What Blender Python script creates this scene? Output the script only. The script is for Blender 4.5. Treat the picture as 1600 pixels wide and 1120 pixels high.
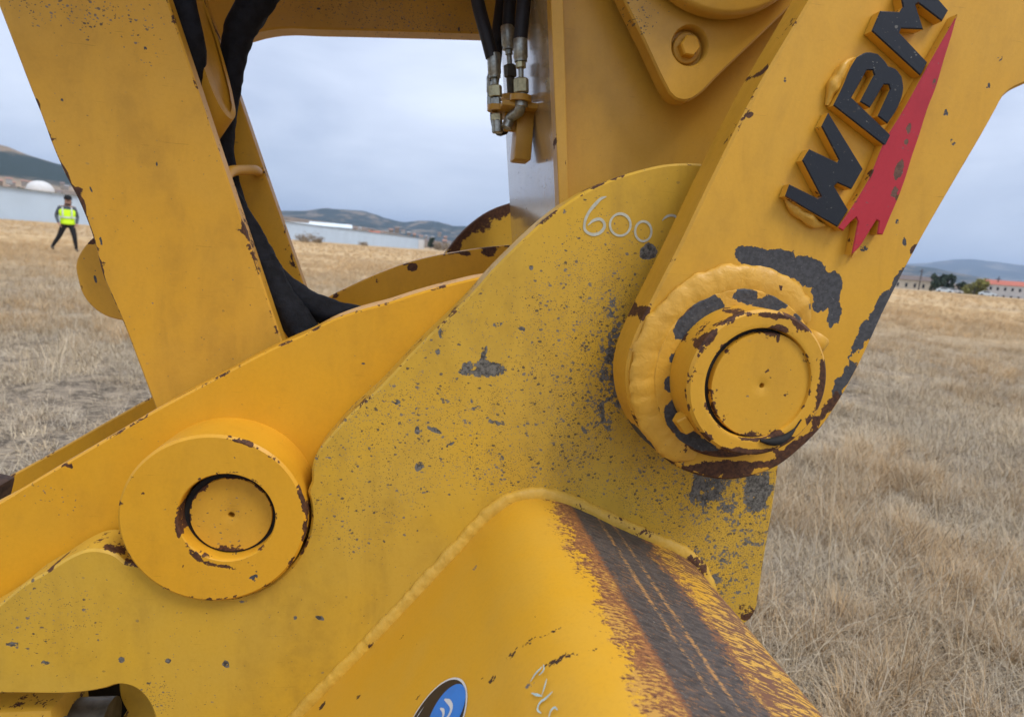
import bpy, bmesh, math, random
import numpy as np
from mathutils import Vector, Matrix, noise as mnoise
from mathutils.geometry import delaunay_2d_cdt

random.seed(7); np.random.seed(7)
for o in list(bpy.data.objects): bpy.data.objects.remove(o)
scn = bpy.context.scene
COL = scn.collection
R = math.radians

# ------------------------------------------------------------------ camera
# the machine's pin axis runs along world +Y; camera is rolled, yawed and pitched a little
FPX, CXP, CYP = 950.0, 800.0, 560.0
CAM = Vector((0, 0, 1.17))
_yc = Vector((660 - CXP, -(381 - CYP), -FPX)).normalized()
_xh = Vector((1, -0.079, 0))
_zc = _xh.cross(_yc).normalized()
_zc = _zc if _zc.y > 0 else -_zc
_xc = _yc.cross(_zc).normalized()
ROT = Matrix((_xc, _yc, _zc))              # camera -> world
cd = bpy.data.cameras.new('camera')
cam = bpy.data.objects.new('camera', cd); COL.objects.link(cam)
cam.matrix_world = Matrix.Translation(CAM) @ ROT.to_4x4()
cd.sensor_width = 36; cd.lens = FPX / 1600 * 36
cd.clip_start = 0.02; cd.clip_end = 40000
cd.dof.use_dof = True; cd.dof.focus_distance = 0.86; cd.dof.aperture_fstop = 6.5
scn.camera = cam
scn.render.resolution_x = 1024; scn.render.resolution_y = 716

# ------------------------------------------------------------------ sky, sun, exposure
SUN_EL, SUN_AZ = R(56), R(138)             # azimuth measured from +Y clockwise: behind the camera, to its right
CLOUD_SHIFT = (5.1, 3.3, 1)
w = bpy.data.worlds.new('World'); scn.world = w; w.use_nodes = True
nt = w.node_tree; nt.nodes.clear()
def N(nt, t, **k):
    n = nt.nodes.new(t)
    for a, b in k.items(): setattr(n, a, b)
    return n
wo = N(nt, 'ShaderNodeOutputWorld'); bg = N(nt, 'ShaderNodeBackground'); bg.inputs['Strength'].default_value = 0.1
sky = N(nt, 'ShaderNodeTexSky'); sky.sky_type = 'NISHITA'; sky.sun_disc = False
sky.sun_elevation = SUN_EL; sky.sun_rotation = SUN_AZ; sky.air_density = 1.0; sky.dust_density = 2.0; sky.altitude = 1200
tc = N(nt, 'ShaderNodeTexCoord'); mp = N(nt, 'ShaderNodeMapping'); mp.inputs['Scale'].default_value = (1, 1, 2.6); mp.inputs['Location'].default_value = CLOUD_SHIFT
nz = N(nt, 'ShaderNodeTexNoise'); nz.inputs['Scale'].default_value = 2.6; nz.inputs['Detail'].default_value = 6; nz.inputs['Roughness'].default_value = 0.55; nz.inputs['Distortion'].default_value = .4
cr = N(nt, 'ShaderNodeValToRGB')
cr.color_ramp.elements[0].position = .30; cr.color_ramp.elements[0].color = (4.1, 4.65, 5.9, 1)
cr.color_ramp.elements[1].position = .66; cr.color_ramp.elements[1].color = (6.9, 7.4, 8.5, 1)
mx = N(nt, 'ShaderNodeMix'); mx.data_type = 'RGBA'; mx.inputs['Factor'].default_value = .88
nt.links.new(tc.outputs['Generated'], mp.inputs['Vector']); nt.links.new(mp.outputs['Vector'], nz.inputs['Vector'])
nt.links.new(nz.outputs['Fac'], cr.inputs['Fac'])
nt.links.new(sky.outputs['Color'], mx.inputs['A']); nt.links.new(cr.outputs['Color'], mx.inputs['B'])
sx_ = N(nt, 'ShaderNodeSeparateXYZ'); nt.links.new(tc.outputs['Generated'], sx_.inputs[0])
mr = N(nt, 'ShaderNodeMapRange'); nt.links.new(sx_.outputs['Z'], mr.inputs[0]); mr.inputs[1].default_value = 0; mr.inputs[2].default_value = 1; mr.inputs[3].default_value = .86; mr.inputs[4].default_value = 1.45
vm = N(nt, 'ShaderNodeVectorMath', operation='SCALE'); nt.links.new(mx.outputs['Result'], vm.inputs[0]); nt.links.new(mr.outputs[0], vm.inputs['Scale'])
nt.links.new(vm.outputs[0], bg.inputs['Color']); nt.links.new(bg.outputs['Background'], wo.inputs['Surface'])
sl = bpy.data.lights.new('sun', 'SUN'); sl.energy = 1.5; sl.angle = R(22); sl.color = (1, .96, .9)
sun = bpy.data.objects.new('sun', sl); COL.objects.link(sun)
sdir = Vector((math.sin(SUN_AZ) * math.cos(SUN_EL), math.cos(SUN_AZ) * math.cos(SUN_EL), math.sin(SUN_EL)))
sun.rotation_euler = sdir.to_track_quat('Z', 'Y').to_euler(); sun.location = (0, 0, 50)
cy = scn.cycles; cy.max_bounces = 5; cy.diffuse_bounces = 3; cy.glossy_bounces = 2; cy.transmission_bounces = 2; cy.volume_bounces = 0
vs = scn.view_settings
vs.view_transform = 'Standard'; vs.look = 'None'; vs.exposure = 0.66; vs.gamma = 1; vs.use_curve_mapping = False

# ------------------------------------------------------------------ helpers
def ray(px, py): return ROT @ Vector((px - CXP, -(py - CYP), -FPX))
def U(px, py, Y):                          # point of the machine plane at depth Y
    d = ray(px, py); return CAM + d * (Y / d.y)
def at(px, py, dist):                      # far point at horizontal distance dist
    d = ray(px, py); return CAM + d * (dist / math.hypot(d.x, d.y))
def ground_at(px, py):
    d = ray(px, py); return CAM + d * (-CAM.z / d.z)
def gz(x, y):                              # terrain height
    r = math.hypot(x, y)
    return -1.3 * min(1, max(0, (r - 90) / 170)) ** 1.5

def tag(o, label=None, cat=None, group=None, kind=None):
    if label: o['label'] = label
    if cat: o['category'] = cat
    if group: o['group'] = group
    if kind: o['kind'] = kind
    return o
def empty(name, loc, label, cat, group=None):
    o = bpy.data.objects.new(name, None); COL.objects.link(o); o.location = loc; o.empty_display_size = .05
    return tag(o, label, cat, group)
def wloc(p):
    v = Vector((0, 0, 0))
    while p: v = v + p.location; p = p.parent
    return v
def link(name, me, mat, parent=None):
    o = bpy.data.objects.new(name, me); COL.objects.link(o)
    for m in (mat if isinstance(mat, (list, tuple)) else [mat]): me.materials.append(m)
    if parent: o.parent = parent
    return o
def mesh(name, V, F, mat, parent=None, smooth=40, attrs=None, uv=None):
    V = np.asarray(V, float).reshape(-1, 3)
    if parent: V = V - np.array(wloc(parent))
    me = bpy.data.meshes.new(name); me.from_pydata(V.tolist(), [], [tuple(int(i) for i in f) for f in F])
    if attrs:
        for k, a in attrs.items():
            t = me.attributes.new(k, 'FLOAT', 'POINT'); t.data.foreach_set('value', np.asarray(a, np.float32))
    if uv is not None:
        u = me.uv_layers.new(name='UVMap'); idx = np.empty(len(me.loops), int); me.loops.foreach_get('vertex_index', idx)
        u.data.foreach_set('uv', np.asarray(uv, np.float32)[idx].ravel())
    me.update()
    if smooth:
        me.shade_smooth(); me.set_sharp_from_angle(angle=R(smooth))
    return link(name, me, mat, parent)

def spline(P, seg, closed=True, corner=38):
    """resample: smooth through gentle turns, keep sharp corners"""
    P = [np.array(p, float) for p in P]; n = len(P); T = []
    for i in range(n):
        a, b, c = P[i - 1], P[i], P[(i + 1) % n]
        if not closed and i == 0: T.append((c - b, c - b)); continue
        if not closed and i == n - 1: T.append((b - a, b - a)); continue
        d1, d2 = b - a, c - b; l1, l2 = np.linalg.norm(d1) + 1e-9, np.linalg.norm(d2) + 1e-9
        ang = math.degrees(math.acos(max(-1, min(1, float(np.dot(d1, d2) / l1 / l2)))))
        if ang > corner: T.append((d1 / l1, d2 / l2))
        else:
            t = d1 / l1 * l2 + d2 / l2 * l1; t = t / (np.linalg.norm(t) + 1e-9); T.append((t, t))
    out = []
    for i in range(n if closed else n - 1):
        a, b = P[i], P[(i + 1) % n]; L = np.linalg.norm(b - a)
        ta = T[i][1]; tb = T[(i + 1) % n][0]
        ta = ta / (np.linalg.norm(ta) + 1e-9) * L; tb = tb / (np.linalg.norm(tb) + 1e-9) * L
        k = max(1, int(math.ceil(L / seg)))
        for j in range(k):
            t = j / k; t2, t3 = t * t, t * t * t
            out.append(a * (2 * t3 - 3 * t2 + 1) + ta * (t3 - 2 * t2 + t) + b * (3 * t2 - 2 * t3) + tb * (t3 - t2))
    if not closed: out.append(P[-1])
    return np.array(out)
def inset(P, d):
    n = len(P); a = np.roll(P, 1, 0); c = np.roll(P, -1, 0)
    e1 = P - a; e2 = c - P
    e1 = e1 / (np.linalg.norm(e1, axis=1, keepdims=True) + 1e-12); e2 = e2 / (np.linalg.norm(e2, axis=1, keepdims=True) + 1e-12)
    n1 = np.stack([-e1[:, 1], e1[:, 0]], 1); n2 = np.stack([-e2[:, 1], e2[:, 0]], 1)
    m = n1 + n2; m = m / (np.linalg.norm(m, axis=1, keepdims=True) + 1e-9)
    k = np.clip((m * n1).sum(1), .45, 1)
    return P + m * (d / k)[:, None]
def area2(P): return float(np.sum(P[:, 0] * np.roll(P[:, 1], -1) - np.roll(P[:, 0], -1) * P[:, 1]))
def inside(P, Q):
    x, z = Q[:, 0], Q[:, 1]; r = np.zeros(len(Q), bool); n = len(P); j = n - 1
    for i in range(n):
        xi, zi, xj, zj = P[i, 0], P[i, 1], P[j, 0], P[j, 1]
        c = ((zi > z) != (zj > z)) & (x < (xj - xi) * (z - zi) / (zj - zi + 1e-15) + xi)
        r ^= c; j = i
    return r
def dist_to(P, Q):
    d = np.full(len(Q), 1e9); A = P; B = np.roll(P, -1, 0)
    for i in range(len(A)):
        ab = B[i] - A[i]; L = ab @ ab + 1e-15
        t = np.clip(((Q - A[i]) @ ab) / L, 0, 1)
        dd = Q - (A[i] + t[:, None] * ab); d = np.minimum(d, (dd * dd).sum(1))
    return np.sqrt(d)
CH = ('grey', 'rust', 'speck')
def wear_attr(XZ, Y, blobs):
    """wear density fields laid on the plate: (channel, px, py, rx, ry, angle, strength) with the centre found on the plate"""
    out = {c: np.zeros(len(XZ)) for c in CH}
    for (c, px, py, rx, ry, ang, s) in blobs or []:
        o = U(px, py, Y); e = U(px + 1, py, Y); k = (e - o).length
        a = R(-ang); ca, sa = math.cos(a), math.sin(a)
        dx, dz = XZ[:, 0] - o.x, XZ[:, 1] - o.z
        q = np.sqrt(((dx * ca + dz * sa) / (rx * k)) ** 2 + ((-dx * sa + dz * ca) / (ry * k)) ** 2)
        f = np.clip((1.35 - q) / .7, 0, 1); f = f * f * (3 - 2 * f)
        out[c] = np.maximum(out[c], s * f) if s > 0 else out[c] * (1 + s * f)
    return out
def plate(name, pts, Y0, th, mat, parent, bevel=.003, grid=.012, seg=.012, wear=None, world=False, hole=None, corner=38, edge_w=.007):
    """flat plate: outline on plane Y0, real thickness, chamfered rim, gridded face carrying wear fields"""
    P = np.array([(U(x, y, Y0).x, U(x, y, Y0).z) for x, y in pts]) if not world else np.array(pts, float)
    if area2(P) < 0: P = P[::-1]
    P = spline(P, seg, True, corner)
    keep = [i for i in range(len(P)) if np.linalg.norm(P[i] - P[i - 1]) > 1e-5]; P = P[keep]
    Q = inset(P, bevel); n = len(P)
    lo, hi = P.min(0), P.max(0)
    gx, gzv = np.meshgrid(np.arange(lo[0], hi[0], grid), np.arange(lo[1], hi[1], grid))
    G = np.stack([gx.ravel(), gzv.ravel()], 1); G = G + np.random.uniform(-.2, .2, G.shape) * grid
    G = G[inside(Q, G)]
    if len(G): G = G[dist_to(Q, G) > grid * .45]
    ex = []
    for (c_, bx_, by_, rx_, ry_, an_, s_) in wear or []:
        o_ = U(bx_, by_, Y0); k_ = (U(bx_ + 1, by_, Y0) - o_).length; ca_, sa_ = math.cos(R(-an_)), math.sin(R(-an_))
        ex.append((o_.x, o_.z))
        for q_ in (.62, 1.36):
            if max(rx_, ry_) * k_ > grid * 3: continue
            for t_ in range(10):
                u_, v_ = math.cos(t_ * .6283) * rx_ * k_ * q_, math.sin(t_ * .6283) * ry_ * k_ * q_; ex.append((o_.x + u_ * ca_ - v_ * sa_, o_.z + u_ * sa_ + v_ * ca_))
    if ex:
        ex = np.array(ex); ex = ex[inside(Q, ex)]
        if len(ex): ex = ex[dist_to(Q, ex) > .0012]; G = np.concatenate([G, ex])
    pts2 = [Vector(q) for q in Q] + [Vector(g) for g in G]
    cons = [(i, (i + 1) % n) for i in range(n)]
    if hole:
        b_ = len(pts2); pts2 += [Vector((hole[0] + hole[2] * math.cos(6.2832 * k / 64), hole[1] + hole[2] * math.sin(6.2832 * k / 64))) for k in range(64)]; cons += [(b_ + k, b_ + (k + 1) % 64) for k in range(64)]
    r = delaunay_2d_cdt(pts2, cons, [], 1, 1e-7)
    FV = np.array([(v.x, v.y) for v in r[0]]); FF = [tuple(f) for f in r[2]]
    FF = [f if area2(FV[list(f)]) > 0 else f[::-1] for f in FF]
    if hole: FF = [f for f in FF if np.linalg.norm(FV[list(f)].mean(0) - np.array(hole[:2])) > hole[2] * .998]
    m = len(FV)
    V = [(x, Y0, z) for x, z in FV]
    rings = [(Q, Y0), (P, Y0 + bevel), (P, Y0 + th - bevel), (Q, Y0 + th)]
    for ring, y in rings: V += [(x, y, z) for x, z in ring]
    F = list(FF)
    for k in range(3):
        a = m + k * n; b = a + n
        for i in range(n):
            j = (i + 1) % n; F.append((a + i, b + i, b + j, a + j))
    r2 = delaunay_2d_cdt([Vector(q) for q in Q], [(i, (i + 1) % n) for i in range(n)], [], 1, 1e-7)
    b0 = len(V); V += [(v.x, Y0 + th, v.y) for v in r2[0]]
    for f in r2[2]:
        f = tuple(f); FQ = np.array([(r2[0][i].x, r2[0][i].y) for i in f])
        F.append(tuple(b0 + i for i in (f[::-1] if area2(FQ) > 0 else f)))
    V = np.array(V); XZ = V[:, [0, 2]]
    A = wear_attr(XZ, Y0, wear)
    e = np.zeros(len(V)); e[:m] = np.exp(-dist_to(P, FV) / edge_w); e[m:m + 3 * n] = 1; e[m + 2 * n:b0] = .6
    A['edge'] = e
    return mesh(name, V, F, mat, parent, 30, A)
def rings(name, RG, mat, parent, seg=96, cap0=True, cap1=True, wear=None, smooth=35, amp=None):
    """stack of circles about the pin axis: (cx, cz, radius, Y, edge)"""
    V, E, F = [], [], []
    for (cx, cz, r, y, e) in RG:
        for i in range(seg):
            a = 2 * math.pi * i / seg; V.append((cx + r * math.cos(a), y, cz + r * math.sin(a))); E.append(e)
    for k in range(len(RG) - 1):
        for i in range(seg):
            j = (i + 1) % seg; F.append((k * seg + i, (k + 1) * seg + i, (k + 1) * seg + j, k * seg + j))
    if cap0:
        V.append((RG[0][0], RG[0][3], RG[0][1])); E.append(0); c = len(V) - 1
        for i in range(seg): F.append((c, i, (i + 1) % seg))
    if cap1:
        V.append((RG[-1][0], RG[-1][3], RG[-1][1])); E.append(0); c = len(V) - 1; b = (len(RG) - 1) * seg
        for i in range(seg): F.append((c, b + (i + 1) % seg, b + i))
    V = np.array(V); A = wear_attr(V[:, [0, 2]], min(q[3] for q in RG), wear); A['edge'] = np.array(E, float)
    return mesh(name, V, F, mat, parent, smooth, A)
def tube_vf(path, rad, seg=12, caps=True, rfun=None):
    P = [Vector(p) for p in path]; n = len(P); V, F = [], []
    up = Vector((0.123, .3, 1)).normalized(); t0 = (P[1] - P[0]).normalized(); nrm = (up - t0 * up.dot(t0)).normalized()
    for i in range(n):
        t = (P[min(i + 1, n - 1)] - P[max(i - 1, 0)]).normalized()
        nrm = (nrm - t * nrm.dot(t)).normalized(); b = t.cross(nrm)
        r = rad[i] if hasattr(rad, '__len__') else rad
        for k in range(seg):
            a = 2 * math.pi * k / seg; rr = r * (rfun(i, a) if rfun else 1)
            V.append(P[i] + (nrm * math.cos(a) + b * math.sin(a)) * rr)
    for i in range(n - 1):
        for k in range(seg):
            j = (k + 1) % seg; F.append((i * seg + k, i * seg + j, (i + 1) * seg + j, (i + 1) * seg + k))
    if caps: F.append(tuple(range(seg))[::-1]); F.append(tuple((n - 1) * seg + k for k in range(seg)))
    return [tuple(v) for v in V], F
def tube(name, path, rad, mat, parent=None, seg=12, smooth=50, rfun=None, caps=True):
    V, F = tube_vf(path, rad, seg, caps, rfun); return mesh(name, V, F, mat, parent, smooth, {'edge': np.zeros(len(V))})
def path3(pts, seg=.01):                    # pixel + depth polyline -> smooth 3D path
    return spline([tuple(U(x, y, Y)) for x, y, Y in pts], seg, False, 75)
def box_vf(lo, hi, bev=0.0):
    bm = bmesh.new(); bmesh.ops.create_cube(bm, size=1)
    for v in bm.verts: v.co = Vector([(lo[i] + hi[i]) / 2 + v.co[i] * (hi[i] - lo[i]) for i in range(3)])
    if bev: bmesh.ops.bevel(bm, geom=bm.edges[:], offset=bev, segments=2, affect='EDGES', profile=.5)
    bm.verts.index_update(); V = [tuple(v.co) for v in bm.verts]; F = [tuple(v.index for v in f.verts) for f in bm.faces]; bm.free()
    return V, F
def box(name, lo, hi, mat, parent=None, bev=.003, M=None):
    V, F = box_vf(lo, hi, bev)
    if M is not None: V = [tuple(M @ Vector(v)) for v in V]
    return mesh(name, V, F, mat, parent, 35, {'edge': np.full(len(V), .45)})
def frame(o, axis, side=Vector((0, 0, 1))):  # matrix whose local Z runs along axis
    z = Vector(axis).normalized(); x = side - z * side.dot(z)
    if x.length < 1e-4: x = Vector((1, 0, 0)) - z * z.x
    x.normalize(); y = z.cross(x)
    return Matrix.Translation(o) @ Matrix((x, y, z)).transposed().to_4x4()
def prism(name, o, axis, prof, mat, parent, sides=6, smooth=30, twist=0.0):
    """stack of regular polygons along an axis: prof = [(radius, height)]"""
    M = frame(Vector(o), axis); V, F = [], []
    for r, h in prof:
        for k in range(sides):
            a = 2 * math.pi * k / sides + twist; V.append(tuple(M @ Vector((r * math.cos(a), r * math.sin(a), h))))
    for i in range(len(prof) - 1):
        for k in range(sides):
            j = (k + 1) % sides; F.append((i * sides + k, i * sides + j, (i + 1) * sides + j, (i + 1) * sides + k))
    F.append(tuple(range(sides))[::-1]); F.append(tuple((len(prof) - 1) * sides + k for k in range(sides)))
    return mesh(name, V, F, mat, parent, smooth, {'edge': np.full(len(V), .3)})

# ------------------------------------------------------------------ materials
def newmat(name):
    m = bpy.data.materials.new(name); m.use_nodes = True; nt = m.node_tree
    return m, nt, nt.nodes['Principled BSDF']
def L(nt, a, b): nt.links.new(a, b)
def setv(nt, sock, v):
    if hasattr(v, 'is_output') or hasattr(v, 'links'): nt.links.new(v, sock)
    else: sock.default_value = v
def math_(nt, op, a, b=None, c=None, clamp=False):
    n = N(nt, 'ShaderNodeMath', operation=op, use_clamp=clamp)
    for i, v in enumerate((a, b, c)):
        if v is not None: setv(nt, n.inputs[i], v)
    return n.outputs[0]
def noise_(nt, vec, scale, detail=4, rough=.55, dist=0.0):
    n = N(nt, 'ShaderNodeTexNoise'); n.inputs['Scale'].default_value = scale; n.inputs['Detail'].default_value = detail
    n.inputs['Roughness'].default_value = rough; n.inputs['Distortion'].default_value = dist
    if vec is not None: L(nt, vec, n.inputs['Vector'])
    return n.outputs['Fac']
def step_(nt, v, lo, hi, a=0.0, b=1.0):
    n = N(nt, 'ShaderNodeMapRange'); n.interpolation_type = 'SMOOTHSTEP'; setv(nt, n.inputs[0], v)
    n.inputs[1].default_value = lo; n.inputs[2].default_value = hi; n.inputs[3].default_value = a; n.inputs[4].default_value = b
    return n.outputs[0]
def mix_(nt, f, a, b):
    n = N(nt, 'ShaderNodeMix', data_type='RGBA'); setv(nt, n.inputs['Factor'], f)
    for s, v in (('A', a), ('B', b)):
        if isinstance(v, tuple): n.inputs[s].default_value = (*v[:3], 1)
        else: L(nt, v, n.inputs[s])
    return n.outputs['Result']
def attr_(nt, name, typ='GEOMETRY'):
    n = N(nt, 'ShaderNodeAttribute', attribute_name=name, attribute_type=typ); return n
def mapv(nt, vec, scale=(1, 1, 1), rot=(0, 0, 0)):
    n = N(nt, 'ShaderNodeMapping'); n.inputs['Scale'].default_value = scale; n.inputs['Rotation'].default_value = rot
    L(nt, vec, n.inputs['Vector']); return n.outputs['Vector']
RUST = (.042, .018, .010); PRIMER = (.055, .055, .058); SCUFF = (.15, .14, .125)

def paint(name, base=(.60, .31, .030), dusty=(.52, .33, .06), rough=.42, chips=.0, edge=.27, lump=0.0, primer=PRIMER, specks=.012, dirt=.42, spec=.33, ptone=.22):
    m, nt, b = newmat(name)
    co = N(nt, 'ShaderNodeTexCoord').outputs['Object']
    big = noise_(nt, co, 5, 3); med = noise_(nt, co, 55, 6, .62, .3); fine = noise_(nt, co, 210, 5, .65)
    str_ = noise_(nt, mapv(nt, co, (170, 170, 300), (0, .6, 0)), 1, 3, .6, .4)
    g, r, s, e = (attr_(nt, k).outputs['Fac'] for k in ('grey', 'rust', 'speck', 'edge'))
    # chips to primer
    n1 = math_(nt, 'ADD', math_(nt, 'MULTIPLY', med, .6), math_(nt, 'MULTIPLY', fine, .4))
    cg = step_(nt, math_(nt, 'ADD', n1, math_(nt, 'MULTIPLY', g, .62)), .73, .755)
    cg0 = cg
    if chips: cg = math_(nt, 'MAXIMUM', cg, step_(nt, math_(nt, 'ADD', n1, chips), .735, .75))
    # fine scuffs and specks
    sd = math_(nt, 'ADD', s, specks); warp = N(nt, 'ShaderNodeVectorMath', operation='ADD'); wn = N(nt, 'ShaderNodeTexNoise'); wn.inputs['Scale'].default_value = 240; wn.inputs['Detail'].default_value = 2; L(nt, co, wn.inputs['Vector'])
    wv = N(nt, 'ShaderNodeVectorMath', operation='SCALE'); L(nt, wn.outputs['Color'], wv.inputs[0]); wv.inputs['Scale'].default_value = .0042; L(nt, co, warp.inputs[0]); L(nt, wv.outputs[0], warp.inputs[1])
    cs = None
    for sc_, rot_, den in ((190, .5, .42), (400, -.3, 1.0)):
        vo = N(nt, 'ShaderNodeTexVoronoi'); vo.inputs['Scale'].default_value = sc_; L(nt, mapv(nt, warp.outputs[0], (1, .2, 1.35), (0, rot_, 0)), vo.inputs['Vector'])
        cc_ = N(nt, 'ShaderNodeSeparateColor'); L(nt, vo.outputs['Color'], cc_.inputs[0])
        on = step_(nt, math_(nt, 'SUBTRACT', math_(nt, 'MULTIPLY', sd, den), cc_.outputs[0]), 0, .02)
        rr = math_(nt, 'ADD', math_(nt, 'MULTIPLY', math_(nt, 'MULTIPLY', cc_.outputs[1], cc_.outputs[1]), .42), .14)
        k_ = math_(nt, 'MULTIPLY', on, step_(nt, math_(nt, 'SUBTRACT', rr, vo.outputs['Distance']), 0, .06)); cs = k_ if cs is None else math_(nt, 'MAXIMUM', cs, k_)
    # rust: own field + rim
    en = noise_(nt, co, 26, 4, .6)
    ed = math_(nt, 'MULTIPLY', math_(nt, 'MULTIPLY', e, edge), step_(nt, en, .42, .62))
    cr_ = step_(nt, math_(nt, 'ADD', n1, math_(nt, 'ADD', math_(nt, 'MULTIPLY', r, .58), ed)), .735, .76)
    col = mix_(nt, step_(nt, big, .3, .7), base, dusty)
    col = mix_(nt, step_(nt, fine, .35, .75, 0, .25), col, tuple(c * .8 for c in base))
    gr = noise_(nt, mapv(nt, co, (14, 14, 5)), 1, 6, .62, .6); gr2 = noise_(nt, co, 30, 5, .7)
    grime = math_(nt, 'MULTIPLY', step_(nt, gr, .40, .72), step_(nt, gr2, .32, .68, .35, 1))
    col = mix_(nt, math_(nt, 'MULTIPLY', grime, dirt), col, tuple(c * k for c, k in zip(base, (.50, .50, .9))))
    for ro_, lo_ in ((.75, .70), (-.35, .715)):
        sn = noise_(nt, mapv(nt, co, (16, 16, 520), (0, ro_, 0)), 1, 3, .6)
        col = mix_(nt, math_(nt, 'MULTIPLY', step_(nt, sn, lo_, lo_ + .03), step_(nt, gr2, .42, .6, .15, .75)), col, tuple(c * .55 for c in base))
    sc = mix_(nt, step_(nt, med, .42, .6), (.06, .048, .038), SCUFF)
    col = mix_(nt, math_(nt, 'MULTIPLY', cs, .85), col, sc)
    pr = mix_(nt, step_(nt, fine, .36, .64), tuple(c * (1 - ptone) for c in primer), tuple(c * (1 + 1.2 * ptone) for c in primer)); pr = mix_(nt, step_(nt, str_, .64, .76, 0, .6), pr, (.26, .25, .235))
    col = mix_(nt, cg, col, pr)
    ru = mix_(nt, step_(nt, fine, .35, .65), RUST, (.105, .042, .018))
    col = mix_(nt, cr_, col, ru)
    L(nt, col, b.inputs['Base Color'])
    allc = math_(nt, 'MAXIMUM', math_(nt, 'MAXIMUM', cg, cr_), math_(nt, 'MULTIPLY', cs, .6))
    L(nt, math_(nt, 'ADD', step_(nt, allc, 0, 1, rough, .72), math_(nt, 'MULTIPLY', math_(nt, 'SUBTRACT', gr2, .5), .3)), b.inputs['Roughness'])
    b.inputs['Specular IOR Level'].default_value = spec
    peel = noise_(nt, co, 330, 2, .5)
    h = math_(nt, 'ADD', math_(nt, 'MULTIPLY', peel, .16), math_(nt, 'MULTIPLY', cg0, -.6))
    if lump: h = math_(nt, 'ADD', h, math_(nt, 'MULTIPLY', noise_(nt, co, 75, 3, .5, .6), lump))
    bp = N(nt, 'ShaderNodeBump'); bp.inputs['Strength'].default_value = .55; bp.inputs['Distance'].default_value = .0011
    L(nt, h, bp.inputs['Height']); L(nt, bp.outputs['Normal'], b.inputs['Normal'])
    return m
def simple(name, col, rough=.6, metal=0.0, var=.25, scale=40, bump=.0, spec=.4):
    m, nt, b = newmat(name); co = N(nt, 'ShaderNodeTexCoord').outputs['Object']
    n = noise_(nt, co, scale, 5, .6)
    L(nt, mix_(nt, step_(nt, n, .3, .7), tuple(c * (1 - var) for c in col), tuple(min(1, c * (1 + var)) for c in col)), b.inputs['Base Color'])
    b.inputs['Roughness'].default_value = rough; b.inputs['Metallic'].default_value = metal; b.inputs['Specular IOR Level'].default_value = spec
    if bump:
        bp = N(nt, 'ShaderNodeBump'); bp.inputs['Strength'].default_value = .6; bp.inputs['Distance'].default_value = bump
        L(nt, n, bp.inputs['Height']); L(nt, bp.outputs['Normal'], b.inputs['Normal'])
    return m
Y_ARM = paint('yellow_arm_paint', (.64, .325, .024), (.62, .33, .034), .42, edge=.20)
Y_EAR = paint('yellow_ear_paint', (.60, .345, .026), (.55, .335, .042), .52, specks=.03, dirt=.5, chips=.0, primer=(.10, .092, .078), ptone=.55)
Y_LEV = paint('yellow_lever_paint', (.68, .33, .014), (.65, .327, .020), .44, dirt=.3)
Y_STR = paint('yellow_strut_paint', (.65, .325, .022), (.62, .325, .034), .47, specks=.025)
Y_STK = paint('yellow_stick_paint', (.57, .305, .034), (.53, .30, .050), .36, edge=.14)
Y_BOSS = paint('yellow_boss_paint', (.67, .328, .016), (.64, .325, .022), .42, dirt=.3, edge=.34)
Y_WLD = paint('yellow_weld_paint', (.64, .335, .036), (.61, .335, .05), .42, lump=2.4)
Y_PIN = paint('yellow_pin_paint', (.65, .322, .022), (.61, .32, .030), .44, chips=.02, edge=.5)
M_SLEEVE = simple('black_sleeve', (.0075, .008, .011), .8, 0, .5, 60, .006, .25)
M_RUBBER = simple('black_rubber', (.012, .012, .016), .5, 0, .2, 300, .0004)
M_ZINC = simple('zinc_fitting', (.36, .37, .33), .38, .85, .25, 160)
M_ZINCY = simple('yellow_zinc_nut', (.46, .42, .25), .35, .8, .2, 160)
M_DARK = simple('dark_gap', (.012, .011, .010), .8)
M_BROWN = simple('rusty_brown_steel', (.06, .032, .02), .75, 0, .5, 60, .001)
M_SHAFT = simple('greasy_shaft', (.10, .09, .065), .45, .2, .5, 30, .0006)

# ------------------------------------------------------------------ setting: ground, hills, haze
def ground_mat():
    m, nt, b = newmat('dry_field'); co = N(nt, 'ShaderNodeTexCoord').outputs['Object']
    n1 = noise_(nt, co, .35, 5, .6); n2 = noise_(nt, co, 6, 6, .65, .5); n3 = noise_(nt, mapv(nt, co, (18, 60, 30), (0, 0, .5)), 1, 5, .65, 1.2); n4 = noise_(nt, co, .05, 4, .6)
    dist = N(nt, 'ShaderNodeVectorMath', operation='LENGTH'); L(nt, co, dist.inputs[0])
    near = mix_(nt, step_(nt, n2, .38, .68), (.11, .088, .068), (.38, .305, .22))
    near = mix_(nt, step_(nt, n3, .48, .66), near, (.52, .42, .29))
    far = mix_(nt, step_(nt, n1, .35, .65), (.50, .34, .17), (.60, .43, .235))
    far = mix_(nt, step_(nt, n4, .42, .62), far, (.45, .325, .19))
    f = step_(nt, dist.outputs['Value'], 8, 26)
    c = mix_(nt, f, near, far)
    c = mix_(nt, step_(nt, dist.outputs['Value'], 70, 150, 0, .55), c, (.40, .29, .175))
    L(nt, c, b.inputs['Base Color']); b.inputs['Roughness'].default_value = .95; b.inputs['Specular IOR Level'].default_value = .1
    bp = N(nt, 'ShaderNodeBump'); bp.inputs['Strength'].default_value = .9; bp.inputs['Distance'].default_value = .03
    L(nt, math_(nt, 'ADD', n2, n3), bp.inputs['Height']); L(nt, bp.outputs['Normal'], b.inputs['Normal'])
    return m
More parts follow.
